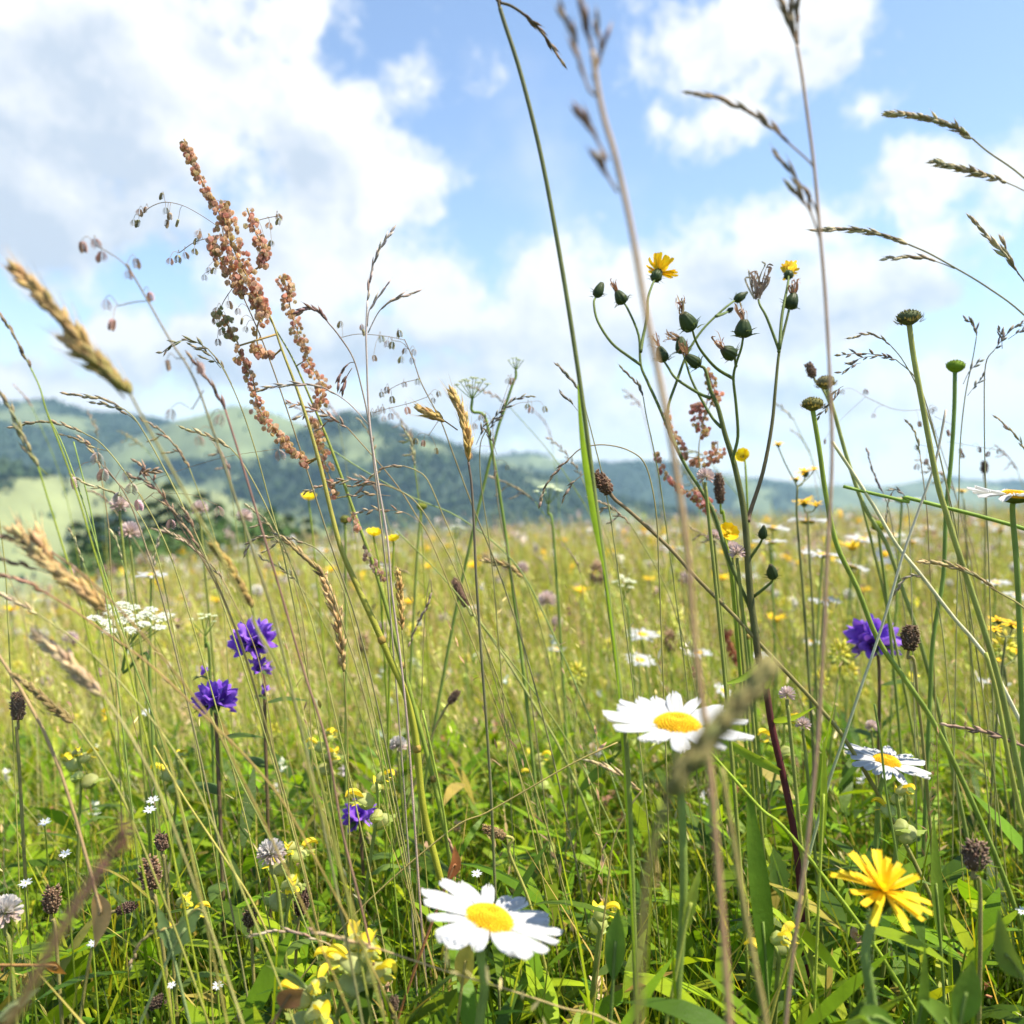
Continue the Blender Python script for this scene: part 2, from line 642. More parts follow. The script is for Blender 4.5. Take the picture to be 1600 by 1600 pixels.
hill([(560, 800), (700, 722), (790, 710), (825, 706), (880, 722), (960, 724), (1040, 722), (1120, 742), (1220, 768), (1300, 800)], 2500, 900, 700, 4.0, 0.60, ntree=12000,
     clear=[(820, 722, 60, 10, 0.5), (980, 760, 130, 25, -0.3)])
hill([(-500, 660), (-250, 700), (-60, 712), (60, 742), (150, 752), (260, 752), (340, 768), (430, 800), (520, 830), (640, 880)], 1050, 420, 420, 5.0, 0.38, ntree=2400,
     meadow=(0.22, 0.245, 0.10), clear=[(180, 765, 240, 36, 0.28), (60, 740, 60, 8, -0.2), (240, 782, 60, 8, -0.25)])
hill([(480, 850), (600, 812), (700, 800), (800, 792), (900, 795), (1020, 800), (1120, 805), (1250, 850)], 1150, 420, 420, 6.0, 0.60, ntree=3500)
hill([(1080, 800), (1200, 775), (1300, 764), (1400, 766), (1500, 756), (1600, 752), (1750, 745), (2000, 740), (2300, 735)], 3100, 700, 600, 7.0, 0.55, ntree=3000)

# the woods covering those hills: too many and too far to count
T = np.concatenate(TREES)
nt = len(T)
K = 6
ang = np.linspace(0, 2 * np.pi, K, endpoint=False)
con = T[:, 4] < 0.62
prof_c = np.array([[0.05, 0.20], [0.28, 0.15], [0.30, 0.19], [0.62, 0.085], [0.64, 0.11], [1.0, 0.0]])
prof_d = np.array([[0.10, 0.12], [0.30, 0.30], [0.55, 0.36], [0.75, 0.30], [0.92, 0.15], [1.0, 0.0]])
pf = np.where(con[:, None, None], prof_c[None], prof_d[None])
lump = 1 + 0.35 * (NP.random((nt, 6, K)) - 0.5)
rad_ = pf[:, :, 1][:, :, None] * T[:, 3][:, None, None] * lump
ph = NP.random(nt)[:, None, None] * 6
tv = np.stack([T[:, 0][:, None, None] + rad_ * np.cos(ang + ph), T[:, 1][:, None, None] + rad_ * np.sin(ang + ph),
               (T[:, 2][:, None] + pf[:, :, 0] * T[:, 3][:, None])[:, :, None] + 0 * rad_], -1).reshape(-1, 3)
i = np.arange(5)[:, None] * K + np.arange(K)[None, :]
j = np.arange(5)[:, None] * K + (np.arange(K)[None, :] + 1) % K
tf = np.stack([i, j, j + K, i + K], -1).reshape(-1, 4)
tf = (tf[None] + (np.arange(nt) * 6 * K)[:, None, None]).reshape(-1, 4)
tcol = np.where(con[:, None], np.array([[0.030, 0.058, 0.034]]), np.array([[0.05, 0.085, 0.030]])) * NP.uniform(0.8, 1.25, (nt, 1))
fo = mesh_np('far_forest', tv, tf, np.repeat(tcol, 6 * K, 0), 'forest', 'stuff', smooth=False)
tag(fo, 'dark woods covering the distant hillsides', 'forest')


# ------------------------------------------------------------------ trees below the meadow's edge
def tree_proto(conifer, seed):
    rnd = random.Random(seed)
    tk, cr = MB(), MB()
    if conifer:
        Hh = 10.0
        tk.tube([V((0, 0, 0)), V((0.05, 0, 4)), V((0, 0.03, 9.6))], [0.22, 0.14, 0.02], (0.10, 0.07, 0.05), 8)
        z = 0.7
        while z < 9.7:
            L = 2.1 * (1 - z / 10.0) ** 0.68 + 0.12
            for _ in range(7):
                a = rnd.random() * 6.283
                ln = L * rnd.uniform(0.65, 1.1)
                d = V((math.cos(a), math.sin(a), -0.25))
                tk.tube([V((0, 0, z)), V((0, 0, z)) + d * ln], [0.03, 0.008], (0.10, 0.07, 0.05), 3, False)
                for q in range(9):
                    t = (q + rnd.random()) / 9
                    p = V((0, 0, z)) + d * (ln * t) + V((0, 0, -0.1 * t))
                    s = 0.55 * (1 - 0.55 * t) * (0.4 + 0.6 * L / 2.4)
                    c = jit((0.032, 0.068, 0.030), 0.3)
                    sd_ = d.cross(V((0, 0, 1))).normalized()
                    for sg in (-1, 1):
                        tip = p + (d * 0.6 + sd_ * sg * rnd.uniform(0.4, 1.0)).normalized() * s + V((0, 0, -rnd.uniform(0.1, 0.45) * s))
                        cr.ribbon([p, p.lerp(tip, 0.5), tip], [0.10, 0.16 * s / 0.4 + 0.05, 0.02], V((0, 0, 1)).cross(tip - p) + rv() * 0.4, c)
            z += 0.33
    else:
        tk.tube([V((0, 0, 0)), V((0.1, 0.05, 3)), V((0.2, -0.1, 6)), V((0.1, 0.1, 8.2))], [0.3, 0.22, 0.13, 0.03], (0.14, 0.11, 0.08), 8)
        cl = []
        for _ in range(30):
            a = rnd.random() * 6.283
            z = rnd.uniform(2.2, 9.3)
            q = 2.7 * math.sqrt(max(0.05, 1 - ((z - 5.3) / 4.6) ** 2)) * rnd.uniform(0.35, 1.0)
            cl.append((V((math.cos(a) * q, math.sin(a) * q, z)), rnd.uniform(0.6, 1.15)))
        for c_, r_ in cl:
            st = V((0.1, 0, max(1.6, c_.z - 1.8)))
            tk.tube([st, st.lerp(c_, 0.5) + V((0, 0, -0.2)), c_], [0.08, 0.05, 0.015], (0.14, 0.11, 0.08), 4, False)
            base = jit((0.085, 0.15, 0.035), 0.28)
            for _ in range(85):
                p = c_ + rv() * r_ * rnd.random() ** 0.4
                d = (rv() + V((0, 0, -0.2))).normalized()
                s = rnd.uniform(0.16, 0.34)
                cr.ribbon([p, p + d * s * 0.5, p + d * s], [0.03, s * 0.6, 0.02], rv(), jit(base, 0.25), 0.2)
    return tk, cr


def make_tree(name, label, conifer, seed, group):
    t = thing(name, label, 'tree', V((0, 0, 0)), group)
    tk, cr = tree_proto(conifer, seed)
    tk.build('trunk', 'bark', t)
    cr.build('crown', 'needle', t, smooth=False)
    return t


conA = make_tree('conifer_tree', 'x', True, 1, 'trees below the far left edge of the meadow')
decA = make_tree('broadleaf_tree', 'x', False, 2, 'trees below the far left edge of the meadow')
decB = make_tree('broadleaf_tree', 'x', False, 5, 'trees below the far left edge of the meadow')
TREE_SPOTS = [(262, 738, 68, conA, 'tallest dark conifer behind the left meadow edge'),
              (234, 768, 74, conA, 'dark conifer just left of the tallest conifer'),
              (312, 754, 72, conA, 'dark conifer just right of the tallest conifer'),
              (186, 776, 64, conA, 'slim conifer among the bushy trees on the left'),
              (362, 806, 60, decA, 'rounded green tree right of the dark conifers'),
              (405, 796, 66, decB, 'green leafy tree under the leaning dense grass head'),
              (176, 826, 66, decA, 'leafy green tree left of the slim conifer'),
              (450, 792, 74, conA, 'small conifer behind the second leaning sorrel stem'),
              (500, 824, 70, decA, 'low rounded tree behind the thick yellow sorrel stem'),
              (215, 828, 50, decB, 'nearest leafy tree in front of the dark conifers'),
              (300, 838, 52, decA, 'leafy tree in front of the conifers above yellow flowers'),
              (120, 800, 70, conA, 'leftmost dark conifer before the pale slope'),
              (152, 790, 66, conA, 'second dark conifer from the left before the pale slope'),
              (420, 782, 76, conA, 'dark conifer behind the green leafy trees'),
              (482, 796, 72, conA, 'small pointed conifer beside the thick sorrel stem'),
              (520, 806, 78, conA, 'last small conifer right of the thick sorrel stem'),
              (285, 772, 60, conA, 'shorter conifer squeezed between the two tallest conifers'),
              (340, 770, 78, conA, 'conifer rising at the right end of the dark conifer row'),
              (385, 786, 80, conA, 'slender conifer left of the green leafy trees')]
used = set()
for (px, py, d, proto, lab) in TREE_SPOTS:
    top = P(px, py, d)
    b = gz(top.x, top.y)
    s = (top.z - b) / 9.9
    if proto.name in used:
        tr_ = dup(proto, V((top.x, top.y, b)), R.random() * 6, s, lab)
        if proto is conA:
            tr_.scale = (s * 0.72, s * 0.72, s)
    else:
        used.add(proto.name)
        proto.location, proto.rotation_euler, proto.scale = (top.x, top.y, b), (0, 0, R.random() * 6), ((s * 0.72, s * 0.72, s) if proto is conA else (s, s, s))
        proto['label'] = lab


# ------------------------------------------------------------------ meadow turf (nobody could count it)
def sample_pos(n, d0, d1, power, wide=0.72, pad=0.25):
    u = NP.random(n)
    q = 2.0 - power                    # density per area falls off as d^-power
    d = (d0 ** q + u * (d1 ** q - d0 ** q)) ** (1 / q) if abs(q) > 1e-3 else d0 * (d1 / d0) ** u
    x = NP.uniform(-1, 1, n) * (wide * d + pad)
    return x, d


def palette(n, cols, weights):
    c = np.array(cols)
    idx = NP.choice(len(c), n, p=np.array(weights) / np.sum(weights))
    return c[idx] * NP.uniform(0.72, 1.3, (n, 1)) * NP.uniform(0.9, 1.1, (n, 3))


def blades_np(x, y, h, w, cols, bend, seg=4, z0=None, tipcol=None, lean=0.25, prof='blade', azim=None, pitch=None):
    n = len(x)
    z = gz_np(x, y) if z0 is None else z0
    la = NP.random(n) * 2 * np.pi if azim is None else azim
    tl = (NP.random(n) ** 1.5 * lean) if pitch is None else pitch
    bd = bend * NP.random(n)
    t = np.linspace(0, 1, seg + 1)
    # angle from vertical grows along the blade
    th = tl[:, None] + bd[:, None] * t[None, :] ** 1.5
    ds = (h / seg)[:, None]
    tm = 0.5 * (th[:, 1:] + th[:, :-1])
    hx = np.concatenate([np.zeros((n, 1)), np.cumsum(np.sin(tm) * ds, 1)], 1)
    hz = np.concatenate([np.zeros((n, 1)), np.cumsum(np.cos(tm) * ds, 1)], 1)
    cx, sx = np.cos(la)[:, None], np.sin(la)[:, None]
    cen = np.stack([x[:, None] + hx * cx, y[:, None] + hx * sx, z[:, None] + hz], -1)
    wa = la + np.pi / 2 + NP.normal(0, 0.5, n)
    side = np.stack([np.cos(wa), np.sin(wa), NP.normal(0, 0.15, n)], -1)
    if prof == 'blade':
        pw = np.clip(1 - t ** 2.2, 0.03, 1) * (0.55 + 0.45 * np.minimum(t * 4, 1))
    elif prof == 'leaf':
        pw = np.clip(np.sin(np.pi * np.clip(t, 0.02, 0.985) ** 0.85), 0.05, 1)
    else:
        pw = np.clip(1 - 0.5 * t, 0.2, 1)
    off = side[:, None, :] * (w[:, None] * 0.5 * pw[None, :])[..., None]
    verts = np.stack([cen - off, cen + off], 2).reshape(-1, 3)
    i = np.arange(seg)[:, None] * 2 + np.array([0, 1, 3, 2])[None, :]
    faces = (i[None] + (np.arange(n) * (seg + 1) * 2)[:, None, None]).reshape(-1, 4)
    tc_ = cols if tipcol is None else tipcol
    cc_ = cols[:, None, :] * (1 - t[None, :, None]) + tc_[:, None, :] * t[None, :, None]
    cc_ = np.repeat(cc_, 2, axis=1).reshape(-1, 3)
    return verts, faces, cc_, cen


def join(parts):
    vs, fs, cs, o = [], [], [], 0
    for v, f, c in parts:
        vs.append(v)
        fs.append(f + o)
        cs.append(c)
        o += len(v)
    return np.concatenate(vs), np.concatenate(fs), np.concatenate(cs)


GREENS = [(0.18, 0.29, 0.012), (0.29, 0.38, 0.014), (0.41, 0.45, 0.020), (0.10, 0.20, 0.012), (0.52, 0.49, 0.04)]
DRIES = [(0.60, 0.48, 0.22), (0.50, 0.34, 0.17), (0.44, 0.40, 0.11), (0.34, 0.21, 0.12), (0.66, 0.58, 0.34)]


def zones(x, d):
    """dead-brown bank at the far left, drier meadow farther off"""
    return np.clip((d - 1.0) / 3.0, 0, 1), np.clip((-x - 0.30 * d) / (0.25 * d), 0, 1) * np.clip((d - 4) / 4, 0, 1)


# 1 broad leaves and clover near the camera
N1 = 7600
x, d = sample_pos(N1, 0.33, 2.3, 1.1)
lim = np.clip(CAM_H - 0.62 * d + 0.02, 0.05, 1)
parts = []
hmax = np.minimum(NP.uniform(0.06, 0.27, N1), np.maximum(CAM_H - 0.29 * d - gz_np(x, d), 0.12))
zt = gz_np(x, d)
st = blades_np(x, d, hmax, NP.uniform(0.0012, 0.002, N1), palette(N1, [(0.13, 0.19, 0.03), (0.16, 0.12, 0.05)], [3, 1]), 0.3, 4, prof='stem')
parts.append(st[:3])
cen = st[3]
for k in range(13):
    f = NP.uniform(0.30, 1.0, N1)
    ii = np.clip((f * 4).astype(int), 0, 3)
    fr = f * 4 - ii
    p = cen[np.arange(N1), ii] * (1 - fr[:, None]) + cen[np.arange(N1), ii + 1] * fr[:, None]
    ln = NP.uniform(0.020, 0.066, N1)
    cl = palette(N1, [(0.13, 0.23, 0.010), (0.20, 0.32, 0.012), (0.32, 0.42, 0.016), (0.065, 0.125, 0.012), (0.34, 0.27, 0.06)], [3, 3, 1.6, 2.3, 0.35])
    lf = blades_np(p[:, 0], p[:, 1], ln, ln * NP.uniform(0.10, 0.23, N1), cl, 0.9, 5, z0=p[:, 2], prof='leaf', pitch=NP.uniform(0.5, 1.45, N1))
    parts.append(lf[:3])
v, f_, c = join(parts)
tag(mesh_np('leafy_ground_cover', v, f_, c, 'leaf', 'stuff'), 'lush green leaves low among the grass', 'ground cover')

# 1b clover leaflets
N1 = 2600
x, d = sample_pos(N1, 0.32, 2.2, 1.0)
h = np.minimum(NP.uniform(0.05, 0.21, N1), np.maximum(CAM_H - 0.52 * d - gz_np(x, d), 0.08))
st = blades_np(x, d, h, np.full(N1, 0.0011), palette(N1, [(0.13, 0.20, 0.03)], [1]), 0.5, 3, prof='stem')
parts = [st[:3]]
tip = st[3][:, -1]
a0 = NP.random(N1) * 6.283
for k in range(3):
    ln = NP.uniform(0.010, 0.019, N1)
    lf = blades_np(tip[:, 0], tip[:, 1], ln, ln * 0.85, palette(N1, [(0.10, 0.22, 0.02), (0.16, 0.28, 0.022)], [1, 1]), 0.3, 4, z0=tip[:, 2], prof='leaf',
                   azim=a0 + k * 2.094, pitch=NP.uniform(1.0, 1.5, N1))
    parts.append(lf[:3])
v, f_, c = join(parts)
tag(mesh_np('clover_leaves', v, f_, c, 'leaf', 'stuff'), 'three part clover leaves low in the turf', 'ground cover')

# 2 near grass blades
N2 = 33000
x, d = sample_pos(N2, 0.30, 3.0, 0.85)
h = NP.uniform(0.12, 0.34, N2) * NP.uniform(0.8, 1.1, N2)
h = np.minimum(h, np.maximum((CAM_H - 0.36 * d) - gz_np(x, d), 0.12))
cl = palette(N2, GREENS + [(0.42, 0.36, 0.13)], [4, 5, 4, 3, 1.5, 1.2])
cl_ = palette(N2, [(0.13, 0.22, 0.012), (0.20, 0.30, 0.014), (0.07, 0.13, 0.012), (0.32, 0.38, 0.02), (0.48, 0.40, 0.12)], [4, 4, 3, 2.5, 1.2])
cl = np.where((NP.random(N2) < np.clip((1.15 - d) / 0.5, 0, 0.9))[:, None], cl_, cl)
v1 = blades_np(x, d, h, NP.uniform(0.0012, 0.0042, N2), cl, 1.0, 5, lean=0.35, tipcol=cl * np.array([1.15, 1.0, 0.9]))
tag(mesh_np('meadow_grass', v1[0], v1[1], v1[2], 'grass', 'stuff'), 'fresh green grass blades filling the foreground meadow', 'grass')


# 3 thin stalks with small seed heads, near and middle distance
def stalks_np(N, d0, d1, power, hr, wfac, cols, cw, headcols, hw, cap=None, nsp=7):
    x, d = sample_pos(N, d0, d1, power)
    h = NP.uniform(hr[0], hr[1], N)
    if cap is not None:
        h = np.minimum(h, np.maximum(cap(d) - gz_np(x, d), 0.12))
    dw = np.maximum(d, 0.5)
    azm = NP.normal(0.15, 0.9, N) + np.pi           # wind leans most of them to the left
    s = blades_np(x, d, h, wfac * dw ** 0.75, palette(N, cols, cw), 0.9, 5, lean=0.42, prof='stem', azim=azm)
    parts = [s[:3]]
    cen = s[3]
    hc = palette(N, headcols, hw)
    for k in range(nsp):
        t = 0.70 + 0.30 * k / nsp
        ii = np.minimum(int(t * 5), 4)
        fr = t * 5 - ii
        p = cen[:, ii] * (1 - fr) + cen[:, ii + 1] * fr
        ln = NP.uniform(0.0045, 0.0085, N) * (0.5 + 0.7 * dw ** 0.6)
        b = blades_np(p[:, 0], p[:, 1], ln, ln * NP.uniform(0.18, 0.30, N), hc * NP.uniform(0.8, 1.25, (N, 1)), 0.3, 3, z0=p[:, 2], prof='leaf',
                      azim=azm + NP.normal(0, 1.2, N), pitch=NP.uniform(0.1, 1.1, N))
        parts.append(b[:3])
    return join(parts)


v, f_, c = stalks_np(1300, 0.42, 3.2, 0.5, (0.26, 0.50), 0.0010, GREENS[1:3] + DRIES, [5, 6, 2, 1, 3, 0.3, 1], DRIES, [3, 3, 2, 1, 2],
                     cap=lambda d: CAM_H - 0.13 * d + 0.04 * NP.random(len(d)), nsp=12)
tag(mesh_np('seeding_grass', v, f_, c, 'seed', 'stuff'), 'thin straw and green grass stalks gone to seed', 'grass')

# fine dry blades leaning every way through the near and middle meadow
N3 = 15000
x, d = sample_pos(N3, 0.60, 5.5, 1.0)
h = np.minimum(NP.uniform(0.22, 0.46, N3), np.maximum(CAM_H - 0.16 * d + 0.05 * NP.random(N3) - gz_np(x, d), 0.15))
cl = palette(N3, [(0.62, 0.50, 0.24), (0.56, 0.46, 0.16), (0.50, 0.48, 0.10), (0.66, 0.58, 0.36), (0.44, 0.30, 0.17)], [3, 3, 4, 3, 1])
v3 = blades_np(x, d, h, 0.0010 * np.maximum(d, 0.7) ** 0.8, cl, 1.5, 5, lean=0.85, azim=NP.normal(np.pi * 0.9, 1.1, N3))
tag(mesh_np('dry_grass', v3[0], v3[1], v3[2], 'grass', 'stuff'), 'fine dry straw blades leaning through the green meadow', 'grass')

# 4 middle and far meadow
N4 = 150000
x, d = sample_pos(N4, 2.4, 48, 1.25, wide=0.75, pad=0.6)
dry, brown = zones(x, d)
cl = palette(N4, GREENS + DRIES, [3, 4, 5, 2, 3, 0.5, 0.5, 1, 0.3, 0.5])
cd = palette(N4, DRIES + [(0.50, 0.44, 0.13), (0.56, 0.42, 0.30)], [3, 3, 4, 1.5, 3, 5, 1.5])
k = (NP.random(N4) < 0.28 + 0.46 * dry)[:, None]
cl = np.where(k, cd, cl)
cb = palette(N4, [(0.22, 0.13, 0.08), (0.30, 0.20, 0.11), (0.12, 0.10, 0.05)], [2, 2, 1])
cl = np.where((NP.random(N4) < brown * 0.75)[:, None], cb, cl)
v4 = blades_np(x, d, NP.uniform(0.20, 0.44, N4), 0.0026 * (d / 2) ** 0.62, cl, 0.9, 3, lean=0.45)
tag(mesh_np('far_meadow_grass', v4[0], v4[1], v4[2], 'grass', 'stuff'), 'sunny grass spreading to the far edge of the meadow', 'grass')
v, f_, c = stalks_np(4200, 0.85, 4.2, 0.9, (0.26, 0.46), 0.0011, GREENS[1:3] + DRIES, [6, 8, 2, 1, 3, 0.3, 1.5],
                     DRIES + [(0.58, 0.60, 0.14), (0.60, 0.42, 0.30), (0.46, 0.50, 0.08)], [3, 2, 3, 1.5, 2, 5, 1.5, 5], nsp=14)
tag(mesh_np('mixed_seeding_grass', v, f_, c, 'seed', 'stuff'), 'tangle of straw coloured seeding grass in the middle meadow', 'grass')


def specks(N, d0, d1, power, hr, size, cols, w):
    x, d = sample_pos(N, d0, d1, power)
    x = x + 0.12 * d * np.sin(x * 5 / np.sqrt(d) + d * 3)          # drifts
    h = NP.uniform(hr[0], hr[1], N)
    s = blades_np(x, d, h, 0.0011 * np.maximum(d, 0.6) ** 0.7, palette(N, GREENS[:3], [1, 1, 1]), 0.5, 3, lean=0.3, prof='stem')
    parts = [s[:3]]
    tip = s[3][:, -1]
    c0 = palette(N, cols, w)
    for k in range(9):
        ln = size * NP.uniform(0.6, 1.2, N)
        b = blades_np(tip[:, 0], tip[:, 1], ln, ln * NP.uniform(0.45, 0.8, N), c0 * NP.uniform(0.85, 1.12, (N, 1)), 0.4, 2, z0=tip[:, 2] - (k % 3) * size * 0.5, prof='leaf', pitch=NP.uniform(0.2, 1.7, N))
        parts.append(b[:3])
    return join(parts)


v, f_, c = specks(700, 0.42, 1.7, 0.9, (0.08, 0.24), 0.0065, [(0.50, 0.34, 0.20), (0.36, 0.20, 0.12), (0.62, 0.48, 0.28), (0.50, 0.24, 0.14)], [3, 2, 3, 1])
tag(mesh_np('dry_husks', v, f_, c, 'seed', 'stuff'), 'brown and buff husks caught low among the leaves', 'dead leaves')
v, f_, c = specks(3600, 0.75, 6, 0.9, (0.18, 0.40), 0.0062, [(0.80, 0.66, 0.06), (0.62, 0.62, 0.16), (0.64, 0.60, 0.52), (0.42, 0.28, 0.18), (0.56, 0.42, 0.38), (0.66, 0.66, 0.60)], [2, 5, 1.5, 3, 2, 1.5])
tag(mesh_np('small_wildflowers', v, f_, c, 'colour_petal', 'stuff'), 'countless tiny pale blooms and husks mixed into the middle grass', 'flowers')
v, f_, c = specks(13000, 2.0, 30, 1.15, (0.32, 0.50), 0.0135, [(0.86, 0.56, 0.02), (0.70, 0.66, 0.58), (0.56, 0.42, 0.40), (0.44, 0.30, 0.20), (0.62, 0.60, 0.2)], [2, 4, 4, 3, 2])
tag(mesh_np('far_wildflowers', v, f_, c, 'colour_petal', 'stuff'), 'countless tiny blooms dusting the far meadow', 'flowers')
v, f_, c = stalks_np(22000, 2.6, 42, 1.15, (0.28, 0.56), 0.0011, DRIES + GREENS[1:3], [3, 3, 3, 2, 2, 3, 3],
                     DRIES + [(0.45, 0.28, 0.24), (0.52, 0.36, 0.33)], [3, 3, 2, 2, 2, 2, 1.5], nsp=4)
tag(mesh_np('far_seeding_grass', v, f_, c, 'seed', 'stuff'), 'tan and pinkish seed heads over the far meadow', 'grass')


# ------------------------------------------------------------------ plant builders
G_STEM, Y_STEM, D_STEM = (0.26, 0.34, 0.035), (0.36, 0.36, 0.04), (0.10, 0.14, 0.05)
STRAW, TAN, BROWN, MAROON, OLIVE = (0.58, 0.42, 0.20), (0.42, 0.28, 0.16), (0.17, 0.10, 0.06), (0.11, 0.028, 0.03), (0.21, 0.20, 0.06)
PALE = (0.66, 0.58, 0.44)


def to_ground(pts, steep=0.9, wob=0.0):
    """carry a path on from its last point, bending gently down into the turf"""
    a, b = pts[-2], pts[-1]
    dr = (b - a).normalized()
    tgt = V((dr.x * 0.35, dr.y * 0.3, -1.0)).normalized()
    out = list(pts)
    g0 = gz(b.x, b.y)
    if b.z <= g0 + 0.01:
        return out
    h = b.z - g0
    p = b
    for k in range(9):
        dr = dr.lerp(tgt, 0.34).normalized()
        step = h * 0.22
        q = p + dr * step
        g1 = gz(q.x, q.y) - 0.004
        if q.z <= g1 + 0.012 or k == 8:
            f = max(0.05, min(3.0, (p.z - g1) / max(1e-4, p.z - q.z)))
            q = p + (q - p) * f
            out.append(V((q.x, q.y, gz(q.x, q.y) - 0.004)))
            break
        out.append(q)
        p = q
    return out


def pix(pts, d):
    out = []
    for q in pts:
        out.append(P(q[0], q[1], q[2] if len(q) > 2 else d))
    return out


def at_path(path, t):
    f = max(0.0, min(0.9999, t)) * (len(path) - 1)
    i = int(f)
    return path[i].lerp(path[i + 1], f - i), (path[i + 1] - path[i]).normalized()


def stem_part(t, path, r0, r1, c0, c1, n=6, name='stem', mat='stem'):
    mb = MB()
    m = len(path)
    rs = [r0 + (r1 - r0) * i / (m - 1) for i in range(m)]
    cs = [jit(mixc3(c0, c1, i / (m - 1)), 0.06) for i in range(m)]
    mb.tube(path, rs, cs, n)
    return mb.build(name, mat, t)


def spike(mb, path, n, L, w, ang, cb, ct, awn=0.0, tuft=1, nv=4):
    """spikelets along path (base -> tip)"""
    for i in range(n):
        t = i / max(1, n - 1)
        p, tg = at_path(path, t * 0.97)
        u = tg.orthogonal().normalized()
        w_ = tg.cross(u)
        a = i * 2.39996 + R.uniform(-0.4, 0.4)
        pr = u * math.cos(a) + w_ * math.sin(a)
        for q in range(tuft):
            an = ang * R.uniform(0.6, 1.35)
            d = (tg * math.cos(an) + pr * math.sin(an) + rv() * 0.12).normalized()
            sz = L * (1.0 - 0.45 * abs(t - 0.35)) * R.uniform(0.8, 1.15)
            c = jit(mixc3(cb, ct, t), 0.28)
            tip = p + d * sz
            mb.spindle(p, tip, w * 0.5 * R.uniform(0.8, 1.2), c, nv, jit(ct, 0.2))
            if awn:
                e = tip + (d + tg * 0.4).normalized() * awn * R.uniform(0.6, 1.3)
                mb.ribbon([tip - d * sz * 0.2, tip, e], [w * 0.14, w * 0.10, w * 0.02], pr, jit(ct, 0.2))


def leaf_blade(mb, pts, w, c, side=None, fold=0.35, ct=None, prof=None, teeth=0):
    pts = cat(pts, 5)
    m = len(pts)
    ws, cs = [], []
    for i in range(m):
        t = i / (m - 1)
        k = (prof(t) if prof else math.sin(math.pi * min(0.985, max(0.04, t ** 0.8)))) * w
        if teeth and i % 2:
            k *= 0.72
        ws.append(max(k, w * 0.03))
        cs.append(jit(mixc3(c, ct or c, t), 0.06))
    if side is None:
        side = (pts[-1] - pts[0]).cross(rv())
    mb.ribbon(pts, ws, side, cs, fold)


def basis(n):
    n = n.normalized()
    u = V((1, 0, 0)) - n * n.x
    u.normalize()
    return n, u, n.cross(u)


